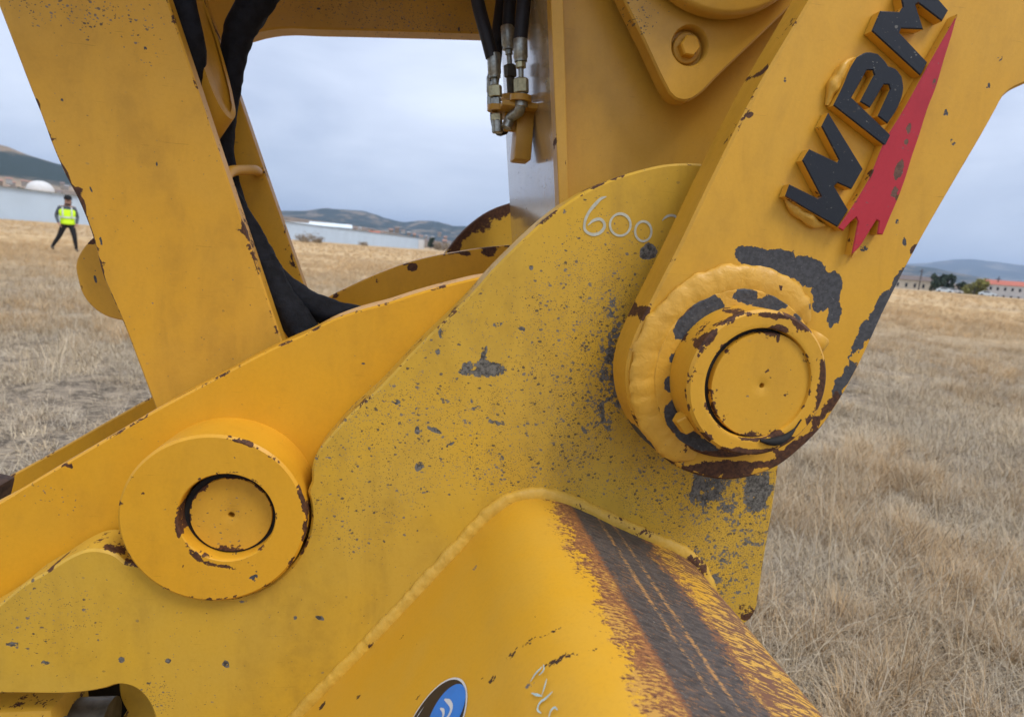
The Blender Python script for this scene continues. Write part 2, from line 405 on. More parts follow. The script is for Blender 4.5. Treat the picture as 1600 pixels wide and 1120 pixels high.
def build_ground():
    rad = [0] + list(np.geomspace(.5, 30, 70)) + list(np.geomspace(34, 26000, 46)); na = 180; V = [(0, 0, 0)]; F = []
    for r in rad[1:]:
        for k in range(na):
            a = 2 * math.pi * k / na; x, y = r * math.sin(a), r * math.cos(a)
            z = gz(x, y)
            if r < 40: z += (mnoise.noise((x * .9, y * .9, 1)) * .03 + mnoise.noise((x * 3.1, y * 3.1, 5)) * .018 - .03) * min(1, (40 - r) / 10)
            V.append((x, y, z))
    for k in range(na): F.append((0, 1 + (k + 1) % na, 1 + k))
    for i in range(len(rad) - 2):
        for k in range(na):
            a = 1 + i * na; b = a + na; j = (k + 1) % na; F.append((a + k, a + j, b + j, b + k))
    o = mesh('ground', V, F, ground_mat(), None, 60)
    tag(o, 'dry tan grass field stretching to the town', None, None, 'structure')
build_ground()
def az_of(px, py=None):
    d = ray(px, 381 + .079 * (px - 660)); return math.atan2(d.x, d.y)
def up_z(px, up, D): return at(px, 381 + .079 * (px - 660) - up, D).z - CAM.z
def hill_mat(name, cols, forest, scale, fscale, flo=.45, fhi=.6, zlo=None, zhi=None):
    m, nt, b = newmat(name); co = N(nt, 'ShaderNodeTexCoord').outputs['Object']
    n1 = noise_(nt, co, scale, 6, .62); n2 = noise_(nt, co, fscale, 7, .7)
    c = mix_(nt, step_(nt, n1, .35, .65), cols[0], cols[1])
    f = step_(nt, n2, flo, fhi)
    if zlo is not None:
        z = N(nt, 'ShaderNodeSeparateXYZ'); L(nt, co, z.inputs[0])
        zz = math_(nt, 'ADD', z.outputs['Z'], math_(nt, 'MULTIPLY', math_(nt, 'SUBTRACT', n2, .5), (zhi[1] - zlo[0]) * .5))
        band = math_(nt, 'MULTIPLY', step_(nt, zz, zlo[0], zlo[1]), step_(nt, zz, zhi[0], zhi[1], 1, 0))
        f = math_(nt, 'MAXIMUM', math_(nt, 'MULTIPLY', f, .3), band)
    c = mix_(nt, f, c, forest)
    L(nt, c, b.inputs['Base Color']); b.inputs['Roughness'].default_value = 1; b.inputs['Specular IOR Level'].default_value = 0
    bp = N(nt, 'ShaderNodeBump'); bp.inputs['Strength'].default_value = 1; bp.inputs['Distance'].default_value = 6
    L(nt, n2, bp.inputs['Height']); L(nt, bp.outputs['Normal'], b.inputs['Normal'])
    return m
def hills(name, prof, D, depth, mat, rough, label, seed, falloff=1.4):
    """ridge seen along the horizon: prof = [(px, height above eye level in px)]; real relief round distance D"""
    prof = sorted(prof); xs = [az_of(p[0]) for p in prof]; hs = [up_z(max(-700, min(2300, p[0])), p[1], D) for p in prof]
    na, nr = 150, 34; V = []; F = []
    a0, a1 = xs[0], xs[-1]
    for i in range(nr):
        t = i / (nr - 1) * 2 - 1; r = D + t * depth
        for k in range(na):
            a = a0 + (a1 - a0) * k / (na - 1); h = float(np.interp(a, xs, hs))
            x, y = r * math.sin(a), r * math.cos(a)
            nzv = mnoise.fractal((x / D * 7, y / D * 7, seed), 1.0, 2.1, 5)
            sh = (1 - abs(t)) ** falloff
            z = h * sh * (1 + rough * .5 * nzv * (1 - sh * .7)) + rough * h * .12 * nzv * sh - 6 - 14 * abs(t)
            V.append((x, y, z))
    for i in range(nr - 1):
        for k in range(na - 1):
            F.append((i * na + k, i * na + k + 1, (i + 1) * na + k + 1, (i + 1) * na + k))
    o = mesh(name, V, F, mat, None, 0); o.data.shade_smooth(); tag(o, label, None, None, 'structure'); return o
H_TAN = hill_mat('grassy_hill', ((.30, .21, .13), (.36, .27, .18)), (.030, .042, .034), .01, .012, .5, .56, (62, 84), (150, 172))
H_MID = hill_mat('scrub_hill', ((.16, .13, .09), (.22, .17, .12)), (.028, .040, .034), .004, .006, .42, .5)
H_FAR = hill_mat('far_mountain', ((.13, .125, .11), (.18, .16, .13)), (.03, .045, .05), .0012, .0016, .44, .52)
hills('hill', [(-1400, 10), (-900, 60), (-500, 120), (-150, 118), (-60, 108), (0, 104), (15, 104), (45, 95), (80, 86), (140, 76), (250, 58), (340, 40), (430, 32), (520, 12), (640, 3)], 2300, 1100, H_TAN, .5, 'hill with dark forest band and bare tan top', 3.1)
hills('hill', [(200, 10), (330, 36), (440, 38), (475, 39), (510, 41.5), (540, 43), (570, 41.5), (600, 34), (630, 31), (655, 36), (680, 37), (705, 32), (740, 35), (790, 34), (900, 40), (1050, 34), (1200, 26), (1330, 22), (1450, 8)], 4200, 1500, H_MID, .6, 'low blue forested ridge behind the town', 8.4)
hills('hill', [(1100, 10), (1250, 24), (1380, 29), (1425, 29.5), (1460, 29), (1490, 25), (1530, 21), (1570, 18), (1610, 19), (1750, 24), (2000, 26), (2500, 8)], 5200, 1700, H_MID, .4, 'brown rolling foothills below the far mountains', 12.7)
hills('mountain', [(1000, 6), (1200, 16), (1380, 27), (1440, 33), (1480, 42), (1510, 46), (1550, 46), (1580, 44), (1620, 45), (1750, 52), (1950, 40), (2600, 18)], 10500, 2600, H_FAR, .3, 'distant blue mountain range under the clouds', 21.3)
hz = bpy.data.materials.new('air'); hz.use_nodes = True; nt = hz.node_tree; nt.nodes.remove(nt.nodes['Principled BSDF'])
pv = N(nt, 'ShaderNodeVolumePrincipled'); pv.inputs['Color'].default_value = (.60, .76, 1, 1); pv.inputs['Density'].default_value = .00010
pv.inputs['Anisotropy'].default_value = .2
L(nt, pv.outputs['Volume'], nt.nodes['Material Output'].inputs['Volume'])
V, F = box_vf((-28000, -28000, -60), (28000, 28000, 700))
tag(mesh('haze', V, F, hz, None, 0), 'thin blue haze in the distance', None, None, 'stuff')

# ------------------------------------------------------------------ grass (stuff)
def tuft_mesh(name, n, h, spread, lean, wid, seed, mat):
    rnd = random.Random(seed); V, F, T = [], [], []
    for i in range(n):
        a = rnd.uniform(0, 6.283); rr = spread * math.sqrt(rnd.random()); x, y = rr * math.cos(a), rr * math.sin(a)
        b = a + rnd.uniform(-1.2, 1.2) if lean < 1 else rnd.uniform(0, 6.283)
        ln = h * rnd.uniform(.5, 1.25); th = rnd.uniform(.1, 1) * lean; curve = rnd.uniform(.2, 1.2); z = -.01; wd = wid * rnd.uniform(.6, 1.3)
        sx, sy = -math.sin(b) * wd, math.cos(b) * wd; base = len(V); q = rnd.random(); yaw = rnd.uniform(-.7, .7)
        for s in range(4):
            k = 1 - s / 3.0 * .9
            V += [(x - sx * k, y - sy * k, z), (x + sx * k, y + sy * k, z)]; T += [q, q]
            x += math.cos(b) * math.sin(th) * ln / 3; y += math.sin(b) * math.sin(th) * ln / 3; z += math.cos(th) * ln / 3; th = min(th + curve * .5, 1.75); b += yaw * .4
            z = max(z, .004 + .02 * q)
        for s in range(3): F.append((base + 2 * s, base + 2 * s + 1, base + 2 * s + 3, base + 2 * s + 2))
    me = bpy.data.meshes.new(name); me.from_pydata(V, [], F); me.materials.append(mat)
    t = me.attributes.new('bl', 'FLOAT', 'POINT'); t.data.foreach_set('value', T)
    return bpy.data.objects.new(name, me)
def grass_mat():
    m, nt, b = newmat('dry_grass_blades')
    t = attr_(nt, 'tint', 'INSTANCER').outputs['Color']; q = attr_(nt, 'bl').outputs['Fac']
    c = mix_(nt, step_(nt, q, 0, 1, .0, .6), t, (.20, .155, .11))
    c = mix_(nt, step_(nt, q, .7, .95, .0, .35), c, (.78, .68, .50))
    L(nt, c, b.inputs['Base Color']); b.inputs['Roughness'].default_value = .8; b.inputs['Specular IOR Level'].default_value = .15
    return m
def build_grass():
    gm = grass_mat(); gc = bpy.data.collections.new('grass_tufts')
    specs = [(60, .12, .09, 1.65, .0014), (60, .15, .10, 1.7, .0013), (56, .10, .08, 1.6, .0015), (60, .20, .05, .5, .0013), (64, .16, .055, .7, .0012), (40, .09, .10, 1.5, .0017), (9, .26, .06, .9, .0016)]
    for i, (n, h, s, l, wd) in enumerate(specs): gc.objects.link(tuft_mesh('tuft_%d' % i, n, h, s, l, wd, 40 + i, gm))
    P, RT, SC, VR, TI = [], [], [], [], []
    rnd = random.Random(5)
    def patch(x, y): return mnoise.noise((x * .35, y * .35, 3.3)) * .6 + mnoise.noise((x * 1.2, y * 1.2, 9.1)) * .5
    bands = [(.5, 4.5, 420, 1.15, 1.1), (4.5, 9, 190, 1.15, 1.15), (9, 18, 75, 1.05, 1.4), (18, 40, 22, .95, 1.9), (40, 110, 2.2, .9, 3.2)]
    for r0, r1, dens, half, sc in bands:
        cnt = int(dens * half * (r1 * r1 - r0 * r0))
        for _ in range(cnt):
            r = math.sqrt(rnd.uniform(r0 * r0, r1 * r1)); a = rnd.uniform(-half, half); x, y = r * math.sin(a), r * math.cos(a)
            if r < 2.0 and -.9 < x < .45 and y < 1.75: continue
            p = patch(x, y); up = p + rnd.uniform(-.25, .25)
            if rnd.random() < min(.92, max(0, .2 - 2.5 * (p + .14 * rnd.random()))): continue
            far = min(1, max(0, (r - 6) / 20))
            if up > .26 - .3 * far:
                v = rnd.choice([3, 4]); c = (.60, .40, .20) if rnd.random() < .7 else (.66, .48, .28); s = sc * rnd.uniform(.6, 1.15) * (.85 if r < 9 else .7)
            else:
                v = rnd.choice([0, 1, 2, 5, 0, 1, 6]); c = rnd.choice([(.60, .48, .32), (.68, .55, .37), (.50, .40, .28), (.60, .45, .27), (.54, .46, .35)]); s = sc * rnd.uniform(.7, 1.2)
            k = rnd.uniform(.7, 1.2) * (1 + .3 * mnoise.noise((x * .8, y * .8, 17.0))); f = far * .8
            c = [(c[i] * (1 - f) + (.68, .45, .21)[i] * f) * k for i in range(3)]
            z = gz(x, y) - .012
            if r < 40: z += (mnoise.noise((x * .9, y * .9, 1)) * .03 + mnoise.noise((x * 3.1, y * 3.1, 5)) * .018 - .03) * min(1, (40 - r) / 10)
            P.append((x, y, z)); RT.append((rnd.uniform(-.15, .15), rnd.uniform(-.15, .15), rnd.uniform(0, 6.28))); SC.append(s if r < 30 else s * .7); VR.append(v); TI.append((*c, 1))
    me = bpy.data.meshes.new('dry_grass'); me.from_pydata(P, [], [])
    for nm, ty, key, dat in (('rot', 'FLOAT_VECTOR', 'vector', RT), ('scl', 'FLOAT', 'value', SC), ('var', 'INT', 'value', VR), ('tint', 'FLOAT_COLOR', 'color', TI)):
        t = me.attributes.new(nm, ty, 'POINT'); t.data.foreach_set(key, np.array(dat, np.int32 if ty == 'INT' else np.float32).ravel())
    o = bpy.data.objects.new('dry_grass', me); COL.objects.link(o); tag(o, 'dry straw coloured grass covering the field', None, None, 'stuff')
    g = bpy.data.node_groups.new('scatter', 'GeometryNodeTree')
    g.interface.new_socket('Geometry', in_out='INPUT', socket_type='NodeSocketGeometry'); g.interface.new_socket('Geometry', in_out='OUTPUT', socket_type='NodeSocketGeometry')
    gi = g.nodes.new('NodeGroupInput'); go = g.nodes.new('NodeGroupOutput'); ip = g.nodes.new('GeometryNodeInstanceOnPoints')
    ci = g.nodes.new('GeometryNodeCollectionInfo'); ci.inputs['Collection'].default_value = gc; ci.inputs['Separate Children'].default_value = True; ci.inputs['Reset Children'].default_value = True
    def na(nm, ty):
        n = g.nodes.new('GeometryNodeInputNamedAttribute'); n.data_type = ty; n.inputs['Name'].default_value = nm; return n.outputs['Attribute']
    g.links.new(gi.outputs[0], ip.inputs['Points']); g.links.new(ci.outputs[0], ip.inputs['Instance']); ip.inputs['Pick Instance'].default_value = True
    g.links.new(na('var', 'INT'), ip.inputs['Instance Index']); g.links.new(na('rot', 'FLOAT_VECTOR'), ip.inputs['Rotation']); g.links.new(na('scl', 'FLOAT'), ip.inputs['Scale'])
    g.links.new(ip.outputs[0], go.inputs[0])
    md = o.modifiers.new('scatter', 'NODES'); md.node_group = g
    print('tufts', len(P))
build_grass()

# ------------------------------------------------------------------ background buildings, trees, person
M_WALL = simple('pale_cladding', (.46, .55, .64), .6, 0, .04, .3); M_WHITE = simple('white_wall', (.58, .57, .55), .7, 0, .06, 1)
M_CREAM = simple('cream_wall', (.50, .45, .36), .8, 0, .1, 1); M_GLASS = simple('dark_window', (.03, .035, .045), .25)
M_REDR = simple('red_roof', (.42, .12, .075), .8, 0, .12, 1.5); M_BRR = simple('brown_roof', (.14, .105, .09), .85, 0, .15, 1.5)
M_DKB = simple('dark_timber', (.045, .038, .036), .8); M_POLE = simple('pole_timber', (.07, .06, .055), .85); M_LWHITE = simple('white_roof', (.66, .74, .78), .5, 0, .05, .2)
def building(name, label, cat, pxl, pxr, dist, wall_h, roof_h, depth, mw, mr, nwin=0, rows=1, win=(1.0, 1.3), group=None, sink=0.0, rot=0.0, over=.4, door=False, zbase=None):
    pm = at((pxl + pxr) / 2, 381 + .079 * ((pxl + pxr) / 2 - 660), dist); wd = (pxr - pxl) / FPX * dist * 1.02
    z0 = (gz(pm.x, pm.y) if zbase is None else zbase) - sink; az = math.atan2(pm.x, pm.y) + rot
    e = empty(name, (pm.x, pm.y, z0), label, cat, group)
    M = Matrix.Translation((pm.x, pm.y, z0)) @ Matrix.Rotation(-az, 4, 'Z')
    box('wall', (-wd / 2, 0, 0), (wd / 2, depth, wall_h), mw, e, 0, M)
    if roof_h:
        a = wd / 2 + over; V = [(-a, -over, wall_h), (a, -over, wall_h), (a, depth + over, wall_h), (-a, depth + over, wall_h), (-a, depth / 2, wall_h + roof_h), (a, depth / 2, wall_h + roof_h)]
        V = [tuple(M @ Vector((x, y, z + .01))) for x, y, z in V]
        mesh('roof', V, [(0, 1, 5, 4), (2, 3, 4, 5), (0, 4, 3), (1, 2, 5), (0, 3, 2, 1)], mr, e, 0)
    for r_ in range(rows):
        for k in range(nwin):
            x = -wd / 2 + wd * (k + .5) / nwin; z = wall_h * (r_ + .5) / rows
            box('window', (x - win[0] / 2, -.06, z - win[1] / 2), (x + win[0] / 2, .05, z + win[1] / 2), M_GLASS, e, 0, M)
    if door: box('door', (wd * .12, -.08, .02), (wd * .12 + 1.6, .05, 2.4), M_DKB, e, 0, M)
    return e
# long pale shed running from left to the middle, farther away on its right
def long_shed():
    a = at(0, 329, 122); b = at(663, 381, 300); d = Vector((b.x - a.x, b.y - a.y, 0)); ln = d.length; d.normalize(); p = Vector((-d.y, d.x, 0))
    s = Vector((a.x, a.y, 0)) - d * 90; z0 = -1.2; zt = [(-90, 5.2), (0, 5.2), (ln, 3.6)]
    e = empty('storage_shed', (b.x, b.y, -1.2), 'very long pale grey blue storage shed beyond the field', 'shed')
    def X(t, q, z): v = s + d * (t + 90) + p * q; return (v.x, v.y, z)
    V = [X(-90, 0, z0), X(ln, 0, -1.8), X(ln, 24, -1.8), X(-90, 24, z0), X(-90, 0, 5.25), X(ln, 0, 3.7), X(ln, 24, 3.7), X(-90, 24, 5.25)]
    mesh('wall', V, [(0, 1, 5, 4), (1, 2, 6, 5), (2, 3, 7, 6), (3, 0, 4, 7)], M_WALL, e, 0)
    V = [X(-91, -.4, 5.26), X(ln + .6, -.4, 3.71), X(ln + .6, 24.4, 3.71), X(-91, 24.4, 5.26), X(-91, 12, 5.7), X(ln + .6, 12, 4.1)]
    mesh('roof', V, [(0, 1, 5, 4), (2, 3, 4, 5), (0, 4, 3), (1, 2, 5), (0, 3, 2, 1)], M_WALL, e, 0)
    t = ln - .2; V = [X(ln - 9, -.12, -1.8), X(ln - .3, -.12, -1.8), X(ln - .3, -.12, 3.2), X(ln - 9, -.12, 3.2)]
    mesh('end_panel', V, [(0, 1, 2, 3)], M_WHITE, e, 0)
long_shed()
for px, rpx in ((65, 14), (-8, 12)):
    c = at(px, 329 + .079 * (px), 230); rr = rpx / FPX * 230
    e = tag(bpy.data.objects.new('storage_dome', None), 'white round storage dome showing above the shed' if px > 0 else 'white dome half hidden at the end of the shed', 'dome'); COL.objects.link(e); e.location = (c.x, c.y, gz(c.x, c.y))
    zt = at(px, 298 if px > 0 else 302, 230).z
    V, F = [], []; seg = 28; pr = [(rr, gz(c.x, c.y)), (rr, zt)] + [(rr * math.cos(t), zt + rr * .82 * math.sin(t)) for t in np.linspace(.1, 1.55, 9)]
    for r_, z in pr:
        for k in range(seg): V.append((c.x + r_ * math.cos(6.2832 * k / seg), c.y + r_ * math.sin(6.2832 * k / seg), z))
    for i in range(len(pr) - 1):
        for k in range(seg): j = (k + 1) % seg; F.append((i * seg + k, i * seg + j, (i + 1) * seg + j, (i + 1) * seg + k))
    mesh('drum', V[:seg * 2], F[:seg], M_WHITE, e, 50); mesh('cap', V[seg:], F[:-seg] + [tuple(range((len(pr) - 2) * seg, (len(pr) - 1) * seg))], M_WHITE, e, 50)
building('white_barn', 'low white building with dark windows and brown roof, left of the dark trees', 'building', 1395, 1452, 250, 3.6, 1.5, 10, M_CREAM, M_BRR, 6, 1, (.7, 1.3), sink=.4, rot=-.25)
building('white_house', 'two storey white building with a red roof past the dark shed', 'building', 1563, 1660, 250, 5.0, 1.5, 14, M_WHITE, M_REDR, 14, 2, (.6, 1.0), sink=1.2, rot=.1, door=True)
building('dark_shed', 'low dark timber shed between the olive tree and the red roofed building', 'shed', 1538, 1563, 265, 2.6, 0.4, 8, M_DKB, M_DKB, sink=1.0)
building('roofed_warehouse', 'long low warehouse with a bright white roof behind the shed', 'warehouse', 487, 546, 520, 5.5, 3.0, 30, M_LWHITE, M_LWHITE, sink=0, zbase=3.5)
building('grey_warehouse', 'pale grey warehouse standing left of the bright white roof', 'warehouse', 452, 482, 500, 4.5, 1.5, 25, M_WALL, M_LWHITE, zbase=4.0)
building('orange_house', 'small house with an orange red roof above the shed', 'house', 577, 592, 480, 3, 2.5, 9, M_CREAM, M_REDR, zbase=2.2)
rnd = random.Random(11)
hw = [simple('house_wall_a', (.27, .23, .19), .9), simple('house_wall_b', (.36, .34, .31), .9), simple('house_wall_c', (.21, .16, .12), .9)]
hr = [simple('house_roof_a', (.20, .15, .13), .9), simple('house_roof_b', (.30, .28, .27), .9), simple('house_roof_c', (.33, .19, .14), .9)]
TOWN = [(560 + i * 8.2, rnd.uniform(.5, 9)) for i in range(20)] + [(455 + i * 9.5, rnd.uniform(12, 22)) for i in range(26)] + [(2 + i * 6.0, rnd.uniform(30, 52)) for i in range(20)] + [(1395 + i * 12, rnd.uniform(4, 7)) for i in range(17)]
cw, cr2 = ('tan', 'white', 'brown'), ('dark', 'grey', 'red brown')
for i, (px, up) in enumerate(TOWN):
    a_, b_ = rnd.randrange(3), rnd.randrange(3); D = rnd.uniform(600, 1100); z = CAM.z + up_z(px, up, D) - 5
    wpx = rnd.uniform(3, 6.5)
    wh = 'on the hillside under the forest' if px < 130 else ('behind the pale shed' if px < 720 else 'at the foot of the brown hills')
    e = building('house', '%s house with a %s roof %s' % (cw[a_], cr2[b_], wh), 'house', px, px + wpx, D, 3.2 + rnd.uniform(0, 2), 1.6, 10, hw[a_], hr[b_], group='small far houses %s' % wh, zbase=max(z - rnd.uniform(0, 2), -1.3))
    pm = e.location
# grassy bench that the far houses stand on
def bench(name, px0, px1, D0, D1, up, label):
    V, F = [], []; na, nr = 60, 10; a0, a1 = az_of(px0), az_of(px1)
    for i in range(nr):
        r = D0 + (D1 - D0) * i / (nr - 1)
        for k in range(na):
            t = k / (na - 1); a = a0 + (a1 - a0) * t; x, y = r * math.sin(a), r * math.cos(a)
            h = up_z(px0 + (px1 - px0) * t, up(px0 + (px1 - px0) * t), r)
            V.append((x, y, -1.3 + (h + 1.2) * (i / (nr - 1)) ** .8 + mnoise.noise((x / 60, y / 60, 2)) * 1.2 * i / nr))
    for i in range(nr - 1):
        for k in range(na - 1): F.append((i * na + k, i * na + k + 1, (i + 1) * na + k + 1, (i + 1) * na + k))
    tag(mesh(name, V, F, H_BENCH, None, 0), label, None, None, 'structure')
H_BENCH = hill_mat('town_slope', ((.20, .15, .11), (.28, .21, .16)), (.045, .05, .035), .03, .05, .52, .6)
bench('hillside', -300, 720, 420, 1150, lambda x: float(np.interp(x, [-300, 0, 130, 400, 520, 600, 720], [44, 42, 40, 26, 20, 12, 3])), 'tan hillside the far town stands on')
bench('hillside', 1250, 1900, 400, 1150, lambda x: 5.0, 'low tan slope behind the right hand buildings')

def leaf_tree(name, label, cat, base, h, wd, mleaf, seed, trunk_h=.25, n=900, group=None, size=.5, parts=True):
    rnd = random.Random(seed); e = empty(name, base, label, cat, group); b = Vector(base)
    if parts:
        tube('trunk', [b + Vector((0, 0, -.3)), b + Vector((.05 * wd, 0, h * trunk_h)), b + Vector((0, .02, h * .7))], [wd * .05, wd * .035, wd * .012], M_POLE, e, 8)
        for k in range(5):
            a = k * 1.26 + rnd.random(); z = h * (trunk_h + .1 + .08 * k)
            tube('limb', [b + Vector((0, 0, z)), b + Vector((math.cos(a) * wd * .3, math.sin(a) * wd * .3, z + h * .18))], [wd * .022, wd * .008], M_POLE, e, 6)
    cl = [(Vector((math.cos(a) * r_ * wd * .36, math.sin(a) * r_ * wd * .36, h * z)), wd * s) for a, r_, z, s in
          [(rnd.uniform(0, 6.28), rnd.random() ** .6, rnd.uniform(trunk_h + .12, .88), rnd.uniform(.13, .22)) for _ in range(16)]]
    V, F = [], []
    for i in range(n):
        c, s = rnd.choice(cl); d = Vector((rnd.gauss(0, 1), rnd.gauss(0, 1), rnd.gauss(0, .8))).normalized() * s * rnd.uniform(.55, 1.05)
        o = b + c + d; u = Vector((rnd.gauss(0, 1), rnd.gauss(0, 1), rnd.gauss(0, 1))).normalized(); v = u.cross(Vector((rnd.gauss(0, 1), rnd.gauss(0, 1), rnd.gauss(0, 1)))).normalized()
        q = size * rnd.uniform(.5, 1.1); k = len(V); V += [tuple(o + u * q), tuple(o + v * q * .6), tuple(o - u * q), tuple(o - v * q * .6)]; F.append((k, k + 1, k + 2, k + 3))
    mesh('crown', V, F, mleaf, e, 0); return e
LF_D = simple('dark_leaves', (.035, .055, .03), .8, 0, .5, .8); LF_O = simple('olive_leaves', (.20, .19, .045), .8, 0, .45, .8); LF_B = simple('dry_bush', (.26, .20, .13), .9, 0, .3, 1.5)
def far_base(px, dist, sink=0.0): p = at(px, 381 + .079 * (px - 660), dist); return (p.x, p.y, gz(p.x, p.y) - sink)
leaf_tree('leafy_tree', 'larger dark green tree right of the low white building', 'tree', far_base(1465, 240, 1.0), 7.6, 5.6, LF_D, 1, .10)
leaf_tree('leafy_tree', 'smaller dark green tree with a yellowing side next to the larger one', 'tree', far_base(1481, 243, 1.0), 6.8, 4.6, LF_D, 2, .15)
leaf_tree('leafy_tree', 'broad yellow green tree beside the dark shed', 'tree', far_base(1523, 238, 1.6), 6.4, 7.6, LF_O, 3, .05)
leaf_tree('leafy_tree', 'small dark tree left of the yellow green one', 'tree', far_base(1505, 246, 1.6), 5.6, 3.6, LF_D, 4, .1)
leaf_tree('leafy_tree', 'dark tree peeping out behind the yellow green one', 'tree', far_base(1533, 252, 1.6), 7.0, 4.0, LF_D, 14, .15)
leaf_tree('leafy_tree', 'dark green tree past the right end of the long shed', 'tree', far_base(673, 300), 6.0, 4.0, LF_D, 5, .15)
for i, (px, D, h, wd) in enumerate([(486, 95, 1.5, 2.6), (470, 97, 1.2, 2.2), (498, 100, 1.1, 1.8), (690, 290, 3.5, 9), (710, 280, 3, 8), (568, 130, .8, 2.2)]):
    leaf_tree('dry_bush', ['tall pale dry bush before the long shed by the yellow strut', 'dry bush close against the yellow strut edge', 'low dry bush at the foot of the tall pale one', 'brown bush by the end of the long shed', 'brown bush beside the far curved plate', 'small reddish dry bush midway along the shed'][i], 'bush', far_base(px, D, .1), h, wd, LF_B, 30 + i, .05, 700, None, .10 if D < 140 else .4, parts=False)
for i, (px, up) in enumerate([(540, 9), (552, 6), (560, 7), (610, 3), (625, 4), (640, 3), (475, 16), (506, 14), (20, 36), (34, 40), (48, 37), (78, 38), (590, 12), (655, 4)]):
    p = at(px, 381 + .079 * (px - 660), 620); z = up_z(px, up, 620) - 6
    leaf_tree('town_tree', 'small dark tree among the far houses', 'tree', (p.x, p.y, z), 7, 5, LF_D, 60 + i, .1, 120, 'small trees among the far houses', 1.2, parts=False)
for px, D, top, lab in ((1437, 230, 420, 'thin dark utility pole in front of the low white building'), (1557, 255, 432, 'thin dark utility pole above the dark shed'), (835 - 235, 600, 362, 'slim pole standing in the far town')):
    b_ = Vector(far_base(px, D, .3)); zt = at(px, top, D).z
    e = empty('utility_pole', b_, lab, 'pole'); tube('post', [b_, (b_.x, b_.y, zt)], [.22, .15], M_POLE, e, 8); box('crossarm', (b_.x - .9, b_.y - .08, zt - .9), (b_.x + .9, b_.y + .08, zt - .7), M_POLE, e, 0)
# parked pale cars by the trees
def car(px, D, lab, col):
    p = Vector(far_base(px, D, 0)); p.z -= .1; e = empty('parked_car', p, lab, 'car'); az = math.atan2(p.x, p.y); M = Matrix.Translation(p) @ Matrix.Rotation(-az, 4, 'Z')
    prof = [(-2.2, .3), (2.2, .3), (2.25, .75), (1.9, .9), (1.0, 1.0), (.5, 1.45), (-1.2, 1.48), (-1.9, 1.0), (-2.2, .9)]
    V = [tuple(M @ Vector((x, y, z))) for y in (-.85, .85) for x, z in prof]; n = len(prof)
    mesh('body', V, [tuple(range(n))[::-1], tuple(range(n, 2 * n))] + [(i, (i + 1) % n, n + (i + 1) % n, n + i) for i in range(n)], col, e, 30)
    for x in (-1.35, 1.35):
        for y in (-.8, .8): prism('wheel', M @ Vector((x, y - .1, .32)), M.to_3x3() @ Vector((0, 1, 0)), [(.32, 0), (.32, .2)], M_RUBBER, e, 16)
    box('window', (-1.1, -.87, 1.02), (.5, .87, 1.38), M_GLASS, e, .02, M)
car(1493, 228, 'white car parked between the dark trees and the yellow green tree', M_WHITE); car(1478, 226, 'white car parked under the smaller dark tree', M_LWHITE); car(1545, 232, 'white car parked before the dark shed', M_LWHITE)

